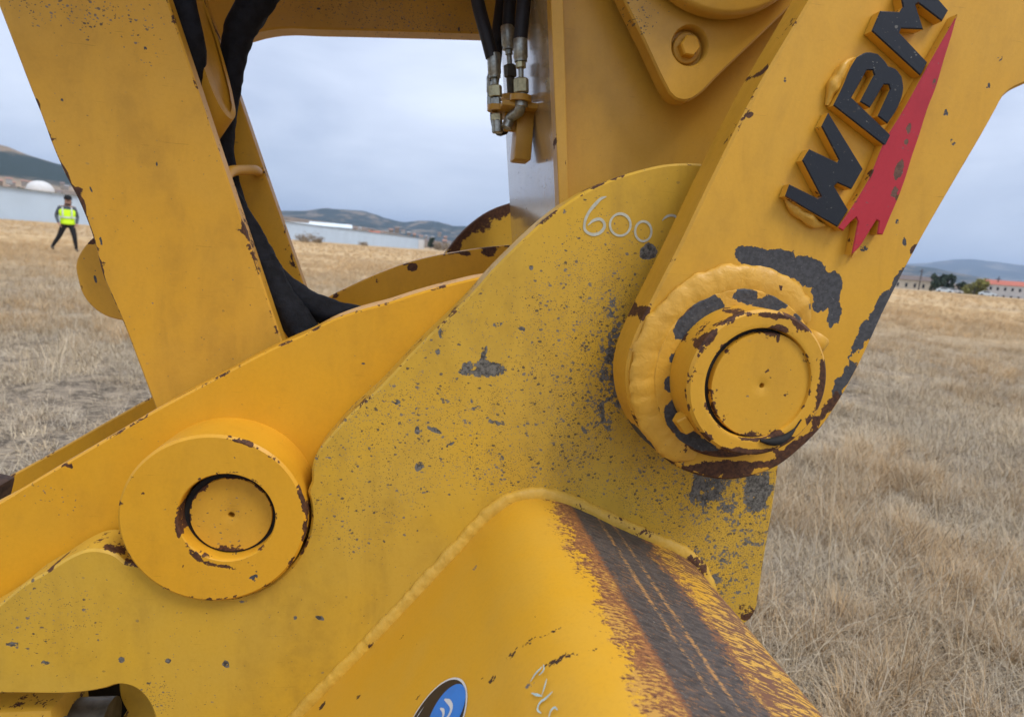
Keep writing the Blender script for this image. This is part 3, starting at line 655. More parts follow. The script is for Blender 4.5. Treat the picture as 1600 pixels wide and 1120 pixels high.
def person():
    g = ground_at(108, 393.5); az = math.atan2(g.x, g.y); g.z = 0
    e = empty('person', g, 'walking person in lime safety vest, dark cap and black trousers', 'person'); M = Matrix.Translation(g) @ Matrix.Rotation(-az, 4, 'Z')
    J = {'hem': ((0, 0, .86), .15), 'pel': ((0, 0, .93), .15), 'wst': ((0, 0, 1.08), .14), 'chs': ((0, 0, 1.30), .165), 'nck': ((.01, -.01, 1.48), .06), 'hd0': ((.03, -.03, 1.56), .075), 'hd1': ((.035, -.03, 1.68), .095), 'hd2': ((.035, -.02, 1.76), .07),
         'hl': ((-.10, 0, .88), .105), 'kl': ((-.24, .05, .50), .075), 'al': ((-.45, .16, .14), .05), 'tl': ((-.40, .04, .05), .04),
         'hr': ((.10, 0, .88), .105), 'kr': ((.17, -.10, .48), .075), 'ar': ((.20, -.06, .08), .05), 'tr': ((.25, -.20, .035), .04),
         'sl': ((-.20, 0, 1.42), .075), 'el': ((-.30, .06, 1.14), .055), 'wl': ((-.24, -.10, .92), .04), 'fl': ((-.20, -.14, .84), .035),
         'sr': ((.20, 0, 1.42), .075), 'er': ((.27, .05, 1.14), .055), 'wr': ((.24, -.10, .92), .04), 'fr': ((.22, -.14, .84), .035)}
    K = [k for k in J if k != 'hem']; E = [('pel', 'wst'), ('wst', 'chs'), ('chs', 'nck'), ('nck', 'hd0'), ('hd0', 'hd1'), ('hd1', 'hd2'), ('pel', 'hl'), ('hl', 'kl'), ('kl', 'al'), ('al', 'tl'), ('pel', 'hr'), ('hr', 'kr'), ('kr', 'ar'), ('ar', 'tr'),
                      ('chs', 'sl'), ('sl', 'el'), ('el', 'wl'), ('wl', 'fl'), ('chs', 'sr'), ('sr', 'er'), ('er', 'wr'), ('wr', 'fr')]
    def skin(names, edges, grow, name):
        me = bpy.data.meshes.new(name); me.from_pydata([J[k][0] for k in names], [(names.index(a), names.index(b)) for a, b in edges], [])
        o = bpy.data.objects.new(name, me); COL.objects.link(o); md = o.modifiers.new('s', 'SKIN'); sv = me.skin_vertices[0].data
        for i, k in enumerate(names): sv[i].radius = (J[k][1] * grow[0] * (1.25 if k in ('chs', 'wst', 'pel', 'hem') else 1), J[k][1] * grow[1] * (.8 if k in ('chs', 'wst', 'pel', 'hem') else 1)); sv[i].use_root = (i == 0)
        o.modifiers.new('d', 'SUBSURF').levels = 2; o.modifiers['d'].render_levels = 2
        dg = bpy.context.evaluated_depsgraph_get(); dg.update(); ev = o.evaluated_get(dg); m2 = bpy.data.meshes.new_from_object(ev)
        V = [tuple(v.co) for v in m2.vertices]; F = [tuple(p.vertices) for p in m2.polygons]; bpy.data.objects.remove(o); return V, F
    V, F = skin(K, E, (1, 1), 'tmp')
    mats = [simple('skin', (.42, .24, .17), .6), simple('grey_sleeve', (.075, .09, .105), .9), simple('black_trousers', (.012, .012, .014), .9), simple('dark_boots', (.03, .025, .02), .7)]
    o = mesh('body', [tuple(M @ Vector(v)) for v in V], F, mats, e, 0); o.data.shade_smooth()
    for p, f in zip(o.data.polygons, F):
        c = sum((Vector(V[i]) for i in f), Vector()) / len(f)
        p.material_index = 3 if c.z < .11 else 2 if (c.z < .98 and abs(c.x) < .45 and not (c.z > .8 and abs(c.x) > .17 and c.y < -.05)) else (0 if c.z > 1.47 or (c.z < .93 and c.y < -.04) else 1)
    Vt, Ft = skin(['hem', 'pel', 'wst', 'chs', 'sl', 'sr'], [('hem', 'pel'), ('pel', 'wst'), ('wst', 'chs'), ('chs', 'sl'), ('chs', 'sr')], (1.2, 1.25), 'tmp2')
    Vt = [(x, y, min(z, 1.49) if abs(x) > .05 else min(z, 1.44)) for x, y, z in Vt]
    lime = bpy.data.materials.new('lime_vest'); lime.use_nodes = True; bb = lime.node_tree.nodes['Principled BSDF']; bb.inputs['Base Color'].default_value = (.62, .95, .02, 1); bb.inputs['Roughness'].default_value = .8
    v = mesh('vest', [tuple(M @ Vector(p)) for p in Vt], Ft, lime, e, 0); v.data.shade_smooth()
    refl = simple('reflective_tape', (.62, .68, .62), .5)
    def ringband(z, h, rx, ry):
        V, F = [], []; s = 28
        for zz in (z, z + h):
            for k in range(s): a = 6.2832 * k / s; V.append(tuple(M @ Vector((rx * math.cos(a), ry * math.sin(a), zz))))
        for k in range(s): j = (k + 1) % s; F.append((k, j, s + j, s + k))
        mesh('tape', V, F, refl, v, 60)
    ringband(1.09, .05, .232, .153)
    for x in (-.12, .12): box('tape', (x - .02, -.172, 1.1), (x + .02, -.15, 1.44), refl, v, .004, M)
    V, F = [], []; s = 20; pr = [(.108, 1.69), (.112, 1.74), (.10, 1.79), (.07, 1.825), (.02, 1.84)]
    for r_, z in pr:
        for k in range(s): a = 6.2832 * k / s; V.append(tuple(M @ Vector((.035 + r_ * math.cos(a), -.02 + r_ * 1.08 * math.sin(a), z))))
    for i in range(len(pr) - 1):
        for k in range(s): j = (k + 1) % s; F.append((i * s + k, i * s + j, (i + 1) * s + j, (i + 1) * s + k))
    F.append(tuple((len(pr) - 1) * s + k for k in range(s)))
    cp = mesh('cap', V, F, mats[2], e, 60); box('peak', (-.03, -.24, 1.69), (.11, -.11, 1.71), mats[2], cp, .006, M)
    box('hair', (-.06, .0, 1.53), (.13, .085, 1.70), mats[2], e, .03, M)
    for x in (0.005, .065): box('eye', (x - .008, -.128, 1.655), (x + .008, -.120, 1.667), mats[2], e, .002, M)
    box('nose', (.028, -.145, 1.62), (.046, -.11, 1.65), mats[0], e, .006, M)
person()

# ------------------------------------------------------------------ the machine
YA = .83                                       # near ear plate front
def rad_at(cx, cy, rpx, Y): return (U(cx + rpx, cy, Y) - U(cx, cy, Y)).length
# ---- boss / pin centres
LB = U(334, 813, .815); LR = rad_at(334, 813, 149, .815) * .97     # lever boss front centre
# ================= bucket
bucket = empty('bucket', (.1, .6, 0), 'yellow excavator bucket with scuffed ear plate marked 600 and rusty shell', 'bucket')
na_ = []
for k in range(26):                            # notch in the ear round the lever boss
    a = R(150 + (365 - 150) * k / 25); na_.append((LB.x + (LR + .004) * math.cos(a), LB.z + (LR + .004) * math.sin(a)))
def XZ(pts, Y): return [(U(x, y, Y).x, U(x, y, Y).z) for x, y in pts]
ear_l = XZ([(-260, 1090), (-120, 1012), (0, 943), (34, 915), (68, 895), (112, 868), (128, 861), (145, 858), (163, 860), (182, 867), (196, 879)], YA)
ear_r = XZ([(487, 752), (487, 733), (492, 714), (500, 700), (511, 687), (541, 653), (596, 602), (650, 544), (716, 480), (745, 450), (762, 430), (806, 385), (848, 346), (881, 320), (917, 298), (956, 280), (1000, 266), (1041, 257), (1070, 255), (1105, 257), (1150, 275), (1190, 320), (1225, 420), (1232, 560),
             (1217, 730), (1207, 800), (1195, 872), (1186, 930), (1181, 955), (1173, 968), (1160, 976), (1146, 976), (1100, 1060), (1090, 1400), (300, 1400), (262, 1220), (241, 1120), (236, 1106), (225, 1088), (213, 1077), (198, 1071), (183, 1070), (168, 1075), (150, 1079), (0, 1084), (-260, 1090)], YA)[:-1]
x0, z0 = ear_l[-1]; x1, z1 = ear_r[0]
a0 = math.atan2(z0 - LB.z, x0 - LB.x); a1 = math.atan2(z1 - LB.z, x1 - LB.x)
a0 = a0 % (2 * math.pi); a1 = a1 % (2 * math.pi); a1 = a1 + 2 * math.pi if a1 < a0 else a1
notch = [(LB.x + (LR + .004) * math.cos(a0 + (a1 - a0) * k / 30), LB.z + (LR + .004) * math.sin(a0 + (a1 - a0) * k / 30)) for k in range(1, 30)]
W_EAR = [('speck', 890, 560, 95, 190, 8, .55), ('speck', 925, 590, 60, 170, 8, 1.2), ('grey', 945, 520, 18, 70, 8, .30), ('grey', 935, 610, 40, 100, 8, .25), ('speck', 800, 560, 160, 120, 0, .16), ('grey', 955, 600, 22, 110, 0, .40), ('grey', 925, 640, 34, 50, 20, .30),  # real specks and scuffs, thickened beside the arm to stand in for its shadow
         ('speck', 700, 665, 220, 75, 0, .50), ('speck', 820, 735, 130, 45, 10, .75), ('speck', 600, 735, 110, 50, 0, .36), ('speck', 560, 800, 90, 70, 0, .30), ('speck', 980, 700, 120, 60, 20, .5),
         ('grey', 755, 577, 44, 16, -3, .47), ('grey', 756, 552, 5, 14, 12, .5), ('grey', 690, 524, 5, 14, -15, .42), ('grey', 683, 551, 5, 12, 0, .38), ('grey', 776, 507, 11, 5, -10, .42), ('grey', 813, 513, 10, 4, 10, .38),
         ('grey', 620, 628, 9, 5, 0, .42), ('grey', 652, 640, 5, 7, 10, .40), ('grey', 652, 672, 5, 9, 0, .40), ('grey', 678, 672, 17, 4, 18, .42), ('grey', 775, 661, 17, 4, 14, .44), ('grey', 738, 625, 5, 7, 0, .4), ('grey', 745, 637, 10, 3, -15, .42), ('grey', 765, 628, 8, 5, 0, .4),
         ('grey', 704, 694, 11, 3, -35, .46), ('grey', 766, 705, 5, 8, 0, .42), ('grey', 784, 717, 5, 8, 0, .42), ('grey', 655, 728, 8, 12, 30, .40), ('grey', 690, 724, 6, 9, 0, .36), ('grey', 513, 716, 9, 4, 0, .45), ('grey', 608, 757, 6, 3, 0, .4), ('grey', 668, 769, 6, 4, 0, .4), ('grey', 531, 773, 6, 4, 0, .4),
         ('grey', 1105, 760, 28, 38, 5, .52), ('grey', 1183, 765, 24, 42, 0, .55), ('grey', 1130, 770, 60, 40, 0, .26), ('speck', 1130, 830, 95, 140, 0, 1.1), ('grey', 1140, 830, 75, 130, 10, .30), ('grey', 1165, 850, 34, 90, 0, .34), ('grey', 1120, 780, 90, 30, 8, .33), ('speck', 1060, 760, 110, 60, 10, 1.0), ('grey', 1130, 905, 18, 14, 0, .34), ('grey', 1170, 900, 12, 30, 0, .28), ('speck', 1050, 770, 90, 50, 10, .7),
         ('rust', 1172, 960, 26, 16, 40, .42), ('rust', 1196, 890, 6, 12, 0, .36), ('grey', 1013, 394, 14, 12, 0, .85), ('grey', 830, 418, 4, 5, 0, .46), ('rust', 935, 287, 28, 3, -25, .44), ('grey', 883, 333, 4, 9, -25, .36), ('speck', 985, 430, 60, 60, 0, .3),
         ('grey', 190, 1030, 6, 7, 0, .48), ('grey', 353, 1037, 6, 10, -25, .48), ('grey', 20, 1006, 16, 5, 0, .44), ('grey', 70, 1036, 9, 6, 20, .42), ('grey', 50, 1040, 5, 4, 0, .4), ('grey', 262, 1032, 8, 6, 20, .4), ('grey', 258, 1067, 9, 9, 30, .38), ('speck', 245, 1090, 30, 30, 0, .6),
         ('speck', 60, 960, 100, 70, 0, .20), ('grey', 385, 938, 24, 5, -15, .36), ('grey', 460, 965, 6, 4, 0, .4), ('grey', 500, 965, 9, 4, 25, .38), ('grey', 582, 932, 4, 6, 0, .44), ('grey', 62, 905, 4, 4, 0, .4), ('rust', 70, 885, 14, 6, 30, .5), ('rust', 175, 861, 14, 8, 0, .45)]
ear = plate('ear_plate', ear_l + notch + ear_r, YA, .062, Y_EAR, bucket, .0032, .0075, .010, W_EAR, world=True)
tag(ear, 'scuffed yellow ear plate with 600 painted on it')
far_ear = plate('ear_plate', [(640, 470), (668, 430), (695, 396), (715, 370), (740, 346), (765, 329), (798, 317), (850, 310), (900, 330), (900, 480)], 1.62, .062, Y_EAR, bucket, .003, .03, .02,
                [('rust', 735, 358, 60, 9, -40, .62), ('rust', 782, 328, 26, 11, -20, .66), ('rust', 755, 350, 20, 16, -30, .46), ('rust', 710, 390, 20, 10, -45, .5)])
# painted digits, thin strokes of chalky paint on the ear
M_CHALK = simple('grey_white_marker', (.47, .46, .36), .9, 0, .12, 120)
def stroke(name, pts, Y, wpx, parent, mat, tosurf=None, closed=False, th=.0007):
    P = [tosurf(x, y) if tosurf else U(x, y, Y) for x, y in pts]; S = spline([tuple(p) for p in P], .003, closed, 80)
    k = (U(801, 560, Y) - U(800, 560, Y)).length; hw_ = wpx * k / 2; n = len(S); V, F = [], []
    for i in range(n):
        t = Vector(S[(i + 1) % n] if closed else S[min(i + 1, n - 1)]) - Vector(S[i - 1] if closed else S[max(i - 1, 0)]); t.normalize()
        nrm = stroke.normal; s_ = t.cross(nrm).normalized(); w_ = hw_ * (.85 + .25 * mnoise.noise((i * .21, wpx, pts[0][0])))
        if not closed: w_ *= min(1, .35 + .22 * min(i, n - 1 - i))
        p = Vector(S[i]); V += [tuple(p + s_ * w_ + nrm * th), tuple(p - s_ * w_ + nrm * th)]
    for i in range(n if closed else n - 1):
        a, b = 2 * i, 2 * ((i + 1) % n); F.append((a, a + 1, b + 1, b))
    return mesh(name, V, F, mat, parent, 0)
stroke.normal = Vector((0, -1, 0))
def z8(pts): return [(x / 3.612 + 640, y / 3.612 + 230) for x, y in pts]
dg = ear
stroke('painted_digit', z8([(1110, 280), (1085, 288), (1050, 320), (1010, 370), (988, 425), (988, 465), (1025, 492), (1075, 482), (1100, 440), (1078, 408), (1040, 413), (1005, 442)]), YA, 5.0, dg, M_CHALK)
def ell(cx, cy, rx, ry, n=16): return [(cx + rx * math.cos(6.2832 * k / n), cy + ry * math.sin(6.2832 * k / n)) for k in range(n)]
stroke('painted_digit', z8(ell(1188, 438, 58, 62)), YA, 4.3, dg, M_CHALK, closed=True)
stroke('painted_digit', z8(ell(1318, 475, 46, 56)), YA, 4.0, dg, M_CHALK, closed=True)
stroke('painted_digit', z8([(1425, 415), (1445, 395), (1470, 385), (1500, 392), (1512, 420), (1490, 470), (1450, 520)]), YA, 4, dg, M_CHALK)
# ---- shell: rounded tube welded to the ear, coming toward the viewer, standing on the ground
SP = [(300, 1720), (330, 1290), (400, 1190), (440, 1148), (500, 1085), (582, 1001), (665, 913), (728, 845), (765, 806), (785, 790), (806, 779), (830, 774), (855, 776), (880, 782), (905, 792), (961, 819), (1014, 842), (1057, 861), (1078, 875), (1093, 893), (1103, 915), (1109, 945), (1112, 1000), (1110, 1120), (1090, 1400), (1085, 1720)]
prof = spline(XZ(SP, YA), .006, False, 60)
arc = np.concatenate([[0], np.cumsum(np.linalg.norm(np.diff(prof, axis=0), axis=1))])
def arc_at(px, py):
    q = np.array((U(px, py, YA).x, U(px, py, YA).z)); return float(arc[np.argmin(((prof - q) ** 2).sum(1))])
U_R0, U_D0, U_L1, U_L2, U_D1, U_E = arc_at(852, 776), arc_at(891, 786), arc_at(931, 805), arc_at(954, 816), arc_at(995, 834), arc_at(1103, 915)
def shell_mat():
    m, nt, b = newmat('worn_shell_paint'); uvn = N(nt, 'ShaderNodeTexCoord'); uv = uvn.outputs['UV']; co = uvn.outputs['Object']
    sp = N(nt, 'ShaderNodeSeparateXYZ'); L(nt, uv, sp.inputs[0]); u, v = sp.outputs['X'], sp.outputs['Y']
    st = noise_(nt, mapv(nt, uv, (48, 190, 1), (0, 0, .22)), 1, 6, .68, .5); st2 = noise_(nt, mapv(nt, uv, (110, 330, 1), (0, 0, -.15)), 1, 5, .65, .3)
    big = noise_(nt, co, 14, 4); fine = noise_(nt, co, 240, 5, .65); med = noise_(nt, co, 60, 6, .62)
    n1 = math_(nt, 'ADD', math_(nt, 'MULTIPLY', med, .6), math_(nt, 'MULTIPLY', fine, .4))
    su = math_(nt, 'SUBTRACT', st, .5); s2 = math_(nt, 'SUBTRACT', st2, .5); bg_ = math_(nt, 'SUBTRACT', big, .5)
    uw = math_(nt, 'ADD', u, math_(nt, 'ADD', math_(nt, 'ADD', math_(nt, 'MULTIPLY', su, .05), math_(nt, 'MULTIPLY', math_(nt, 'SUBTRACT', n1, .5), .13)), math_(nt, 'MULTIPLY', bg_, .06)))
    uw2 = math_(nt, 'ADD', u, math_(nt, 'MULTIPLY', s2, .045))
    worn = math_(nt, 'MULTIPLY', step_(nt, uw, U_R0 + .004, U_R0 + .012), step_(nt, uw, U_D1 + .012, U_D1 + .024, 1, 0))
    bare = math_(nt, 'MULTIPLY', step_(nt, uw2, U_D0 - .001, U_D0 + .003), step_(nt, uw, U_D1 + .000, U_D1 + .008, 1, 0))
    # scattered wear beyond the bare band, down the right hand flank
    fl = step_(nt, math_(nt, 'ADD', math_(nt, 'ADD', st, math_(nt, 'MULTIPLY', bg_, .35)), math_(nt, 'MULTIPLY', step_(nt, u, U_D1, U_E), .10)), .51, .55)
    fl = math_(nt, 'MULTIPLY', fl, step_(nt, u, U_D1 - .01, U_D1 + .01))
    edge = step_(nt, math_(nt, 'ADD', u, math_(nt, 'MULTIPLY', bg_, .02)), U_E - .012, U_E + .006, 0, .85)
    ln = None
    for c in (U_L1, U_L2):
        d = math_(nt, 'ABSOLUTE', math_(nt, 'SUBTRACT', math_(nt, 'ADD', u, math_(nt, 'ADD', math_(nt, 'MULTIPLY', su, .014), math_(nt, 'MULTIPLY', bg_, .012))), c))
        l_ = step_(nt, d, .0016, .0050, 1, 0); ln = l_ if ln is None else math_(nt, 'MAXIMUM', ln, l_)
    ln = math_(nt, 'MULTIPLY', ln, step_(nt, math_(nt, 'ADD', st2, math_(nt, 'MULTIPLY', bg_, .5)), .45, .56))
    g, r, s = (attr_(nt, k).outputs['Fac'] for k in ('grey', 'rust', 'speck'))
    ch = step_(nt, math_(nt, 'ADD', n1, math_(nt, 'MULTIPLY', r, .6)), .735, .755)
    cg = step_(nt, math_(nt, 'ADD', n1, math_(nt, 'MULTIPLY', g, .5)), .735, .755)
    yel = mix_(nt, step_(nt, big, .3, .7), (.64, .33, .018), (.62, .335, .030))
    yel = mix_(nt, step_(nt, fine, .4, .8, 0, .25), yel, (.45, .24, .03))
    rust = mix_(nt, step_(nt, st2, .35, .62), (.15, .052, .018), (.36, .15, .045)); rust = mix_(nt, step_(nt, fine, .45, .7), rust, (.09, .034, .018))
    dark = mix_(nt, step_(nt, st, .36, .6), (.032, .025, .021), (.085, .066, .055)); dark = mix_(nt, step_(nt, math_(nt, 'ADD', st2, math_(nt, 'MULTIPLY', bg_, .5)), .56, .66), dark, (.22, .10, .035)); dark = mix_(nt, step_(nt, fine, .60, .68), dark, (.16, .14, .12))
    # rust strip keeps flakes of paint
    keep = step_(nt, math_(nt, 'ADD', st2, math_(nt, 'MULTIPLY', bg_, .6)), .56, .61)
    c = mix_(nt, worn, yel, mix_(nt, keep, rust, (.50, .26, .045)))
    c = mix_(nt, bare, c, dark)
    c = mix_(nt, math_(nt, 'MULTIPLY', ln, .9), c, (.42, .21, .06))
    c = mix_(nt, fl, c, (.16, .065, .028)); c = mix_(nt, edge, c, mix_(nt, step_(nt, st2, .4, .6), (.10, .04, .02), (.24, .11, .045)))
    c = mix_(nt, cg, c, (.14, .13, .12)); c = mix_(nt, ch, c, RUST)
    L(nt, c, b.inputs['Base Color'])
    w_ = math_(nt, 'MAXIMUM', math_(nt, 'MAXIMUM', worn, bare), math_(nt, 'MAXIMUM', fl, math_(nt, 'MAXIMUM', edge, ch)))
    L(nt, step_(nt, w_, 0, 1, .42, .68), b.inputs['Roughness'])
    h = math_(nt, 'ADD', math_(nt, 'MULTIPLY', noise_(nt, co, 330, 2, .5), .16), math_(nt, 'ADD', math_(nt, 'MULTIPLY', w_, -.5), math_(nt, 'MULTIPLY', math_(nt, 'MULTIPLY', st, w_), .5)))
    bp = N(nt, 'ShaderNodeBump'); bp.inputs['Strength'].default_value = .6; bp.inputs['Distance'].default_value = .0011
    L(nt, h, bp.inputs['Height']); L(nt, bp.outputs['Normal'], b.inputs['Normal'])
    return m
def flank(px, py):                             # point where a sight line meets the flat left flank of the shell
    i0 = int(np.argmin(((prof - np.array(XZ([(560, 1024)], YA)[0])) ** 2).sum(1))); i1 = int(np.argmin(((prof - np.array(XZ([(720, 854)], YA)[0])) ** 2).sum(1)))
    p0 = Vector((prof[i0][0], YA, prof[i0][1])); d = Vector((prof[i1][0] - prof[i0][0], 0, prof[i1][1] - prof[i0][1])).normalized(); n = Vector((-d.z, 0, d.x)); n = n if n.z > 0 else -n
    r_ = ray(px, py); t = (p0 - CAM).dot(n) / r_.dot(n); flank.n = n; flank.d = d
    return CAM + r_ * t
def build_shell():
    ys = list(np.linspace(YA + .001, .33, 110)); V, F, UV = [], [], []; n = len(prof)
    for y in ys:
        for i, (x, z) in enumerate(prof): V.append((x, y, z)); UV.append((arc[i], y))
    for k in range(len(ys) - 1):
        for i in range(n - 1): F.append((k * n + i, k * n + i + 1, (k + 1) * n + i + 1, (k + 1) * n + i))
    b0 = len(V); V += [(x, ys[-1], z) for x, z in prof]; UV += [(0, 0)] * n; F.append(tuple(range(b0, b0 + n))[::-1])
    Va = np.array(V); A = {c: np.zeros(len(V)) for c in CH}
    def blob(c, px, py, rx, ry, ang, s):       # on the left flank or the top
        o = np.array(flank(px, py)); k = .00075; d = Va - o; e1 = np.array(flank.d); e2 = np.array((0, -1.0, 0)); a = R(ang)
        p, q = d @ e1, d @ e2; pr, qr = p * math.cos(a) + q * math.sin(a), -p * math.sin(a) + q * math.cos(a); off = d @ np.array(flank.n)
        rx, ry = max(rx, 7), max(ry, 7)
        f = np.clip((1.3 - np.sqrt((pr / (rx * k)) ** 2 + (qr / (ry * k)) ** 2 + (off / .03) ** 2)) / .7, 0, 1); A[c][:] = np.maximum(A[c], s * f)
    for b in [('rust', 505, 1103, 14, 9, 20, .6), ('rust', 860, 975, 26, 5, 5, .42), ('rust', 828, 1000, 22, 4, 12, .40), ('rust', 795, 1026, 22, 3, 10, .40), ('rust', 765, 1065, 20, 3, 5, .36), ('rust', 868, 1022, 26, 7, 5, .46), ('rust', 900, 995, 20, 4, 0, .4), ('rust', 755, 1058, 5, 4, 0, .5), ('rust', 652, 1090, 10, 3, 30, .46),
              ('rust', 627, 994, 8, 3, 20, .44), ('grey', 743, 886, 5, 4, 0, .46), ('rust', 652, 1003, 8, 3, 60, .4), ('rust', 832, 962, 10, 3, 0, .44), ('grey', 830, 1070, 18, 10, 20, .42), ('rust', 560, 1087, 5, 4, 0, .42)]: blob(*b)
    A['edge'] = np.zeros(len(V))
    return mesh('shell', V, F, shell_mat(), bucket, 55, A, UV)
shell = build_shell(); tag(shell, 'rounded yellow shell worn to rust and bare metal along its crown')
# weld bead between shell and ear
def bead(name, pts3, r, parent, mat, seed=0, amp=.22, seg=16, wear=None, flat=1.0, taper=True):
    S = spline(pts3, .004, False, 70)
    ln = len(S)
    def rf(i, a): return 1 + amp * mnoise.noise((i * .23 + seed, math.cos(a) * .9, math.sin(a) * .9 + seed)) + amp * .6 * mnoise.noise((i * .55 + seed, math.cos(a) * 2.2, math.sin(a) * 2.2 + seed)) + amp * .12 * math.sin(i * 1.3 + 3 * mnoise.noise((i * .11, seed, 0)))
    rl = [r * (min(1, .25 + .12 * min(i, ln - 1 - i)) if taper else 1) * (1 + amp * .6 * mnoise.noise((i * .07, seed, 4))) for i in range(ln)]
    V, F = tube_vf([tuple(s) for s in S], rl, seg, True, rf); V = np.array(V); V[:, 1] = S[0][1] + (V[:, 1] - S[0][1]) * flat; A = wear_attr(V[:, [0, 2]], float(S[0][1]), wear); A['edge'] = np.zeros(len(V))
    return mesh(name, V, F, mat, parent, 70, A)
i0 = int(np.argmin(np.abs(arc - arc_at(400, 1190)))); i1 = int(np.argmin(np.abs(arc - arc_at(1112, 990))))
W_BD = [('rust', 960, 808, 90, 8, 24, .30), ('rust', 720, 860, 60, 5, -48, .24), ('rust', 600, 985, 60, 5, -46, .24), ('rust', 905, 790, 50, 9, -22, .36), ('rust', 1010, 830, 70, 10, -22, .40), ('rust', 1085, 880, 22, 26, -45, .46), ('rust', 690, 905, 9, 6, 0, .4), ('rust', 580, 1003, 8, 6, 0, .42), ('rust', 630, 968, 14, 5, 40, .38), ('rust', 507, 1102, 18, 10, 45, .55), ('rust', 800, 785, 26, 5, 30, .30), ('grey', 680, 918, 5, 14, -40, .5)]
bead('weld_bead', [(prof[i][0], YA - .002, prof[i][1]) for i in range(i0, i1, 3)], .0145, bucket, paint('yellow_bead_paint', (.61, .345, .036), (.58, .345, .052), .45, lump=2.8), 3.0, .14, 16, W_BD, .62)
# oval sticker on the flank
def sticker():
    flank(600, 1000); n, d = flank.n, flank.d; e2 = Vector((0, -1, 0))
    B = [(647, 1118), (660, 1098), (677, 1079), (698, 1062), (711, 1058), (725, 1064), (731, 1079), (728, 1110)]
    Q = [flank(*b) for b in B]; o = flank(690, 1110)
    pq = np.array([((q - o).dot(d), (q - o).dot(e2)) for q in Q])
    Am = np.c_[2 * pq, np.ones(len(pq))]; sol = np.linalg.lstsq(Am, (pq ** 2).sum(1), rcond=None)[0]; c = sol[:2]; r = math.sqrt(sol[2] + c @ c)
    print('sticker radius', r)
    C = o + d * c[0] + e2 * c[1]
    def disc(name, fr, h, mat, par, ang=None, shift=(0, 0)):
        V = [tuple(C + (d * (math.cos(a) * fr * r + shift[0] * r) + e2 * (math.sin(a) * fr * r + shift[1] * r)) + n * h) for a in (np.linspace(0, 6.2832, 65)[:-1] if ang is None else np.linspace(*ang, 40))]
        return mesh(name, V, [tuple(range(len(V)))], mat, par, 0)
    wh = simple('sticker_white', (.62, .62, .60), .4, 0, .05); bl = simple('sticker_black', (.018, .018, .02), .35, 0, .1); bu = simple('sticker_blue', (.02, .20, .62), .35, 0, .06)
    for m_ in (wh, bl, bu): pass
    s = disc('sticker', 1.0, .0006, wh, bucket); tag(s, 'round black and blue sticker with white signal waves')
    disc('black_field', .955, .0009, bl, s)
    # directions on the flank that point up and right in the sticker's own print
    up = d; rt = e2
    q = flank(698, 1114); bc = ((q - C).dot(d) / r, (q - C).dot(e2) / r); rb = (flank(701, 1077) - q).length / r
    disc('blue_field', rb, .0012, bu, s, None, bc)
    # curved white waves traced on the sticker face
    def arcs(name, pts, wpx): 
        stroke.normal = n; o_ = stroke(name, [(x / 2.948 + 440, y / 2.948 + 740) for x, y in pts], .7, wpx, s, wh, lambda x, y: flank(x, y), False, .0015); stroke.normal = Vector((0, -1, 0)); return o_
    arcs('wave', [(755, 1040), (780, 1058), (787, 1085), (775, 1115), (755, 1135)], 6.5)
    arcs('wave', [(735, 1082), (750, 1095), (748, 1120), (735, 1140)], 5.5)
    tx = simple('sticker_text', (.5, .5, .5), .5)
    for k in range(5):
        x_, y_ = 650 - k * 7, 1085 + k * 11
        arcs('print_line', [(x_ - 14, y_ + 24), (x_ + 10, y_ - 10)], 1.3)
    # scribble and scuff near the sticker
    stroke.normal = n; ch = simple('pale_blue_marker', (.45, .60, .58), .9, 0, .15, 150)
    g = shell
    for pts in ([(1150, 960), (1172, 925), (1205, 890)], [(1155, 1012), (1180, 1020), (1205, 1026)], [(1226, 945), (1215, 985), (1203, 1022)], [(1252, 1005), (1222, 1035), (1190, 1062), (1183, 1085), (1200, 1104)], [(1235, 1125), (1247, 1090), (1262, 1078), (1275, 1090)], [(1210, 880), (1212, 905), (1190, 930)]):
        stroke('marker_stroke', [(x / 2.948 + 440, y / 2.948 + 740) for x, y in pts], .62, 3.8, g, ch, lambda x, y: flank(x, y), False, .0012)
    stroke.normal = Vector((0, -1, 0))
sticker()

# ================= lever (pair of plates with round boss)
lever = empty('linkage_lever', (-.3, 1.1, .6), 'pair of long yellow lever plates with a thick round boss', 'machine part')
plate('side_plate', [(-260, 930), (-120, 848), (0, 784), (50, 753), (100, 724), (170, 683), (240, 642), (330, 594), (445, 535), (475, 522), (520, 499), (560, 485), (605, 473), (645, 460), (680, 450), (715, 441), (750, 433), (800, 428), (870, 440), (900, 520), (850, 700), (600, 860), (300, 960), (140, 1020), (-260, 1060)],
      .897, .078, Y_LEV, lever, .003, .010, .012, [('rust', 108, 727, 10, 5, 30, .62), ('rust', 48, 757, 7, 4, 20, .5), ('rust', 235, 643, 6, 3, 30, .4), ('grey', 568, 568, 4, 2, 0, .5), ('grey', 675, 448, 7, 3, 10, .4), ('speck', 60, 770, 80, 20, 30, .15)])
plate('side_plate', [(-260, 890), (-120, 815), (15, 744), (100, 697), (170, 657), (237, 620), (330, 566), (430, 508), (505, 468), (560, 441), (600, 424), (640, 410), (680, 400), (720, 393), (760, 387), (800, 383), (820, 500), (700, 560), (400, 640), (-260, 1000)],
      1.27, .07, Y_LEV, lever, .003, .02, .015, [('rust', 645, 418, 9, 6, -20, .75), ('rust', 763, 394, 12, 10, 0, .55), ('rust', 523, 462, 7, 5, 0, .6), ('rust', 590, 437, 4, 8, 0, .4), ('rust', 727, 396, 10, 4, 0, .5), ('rust', 82, 705, 5, 6, 0, .55), ('rust', 700, 430, 4, 6, 0, .4)])
BC = U(354.5, 809, .815); br = rad_at(354, 809, 78, .815) * .97        # eccentric bore
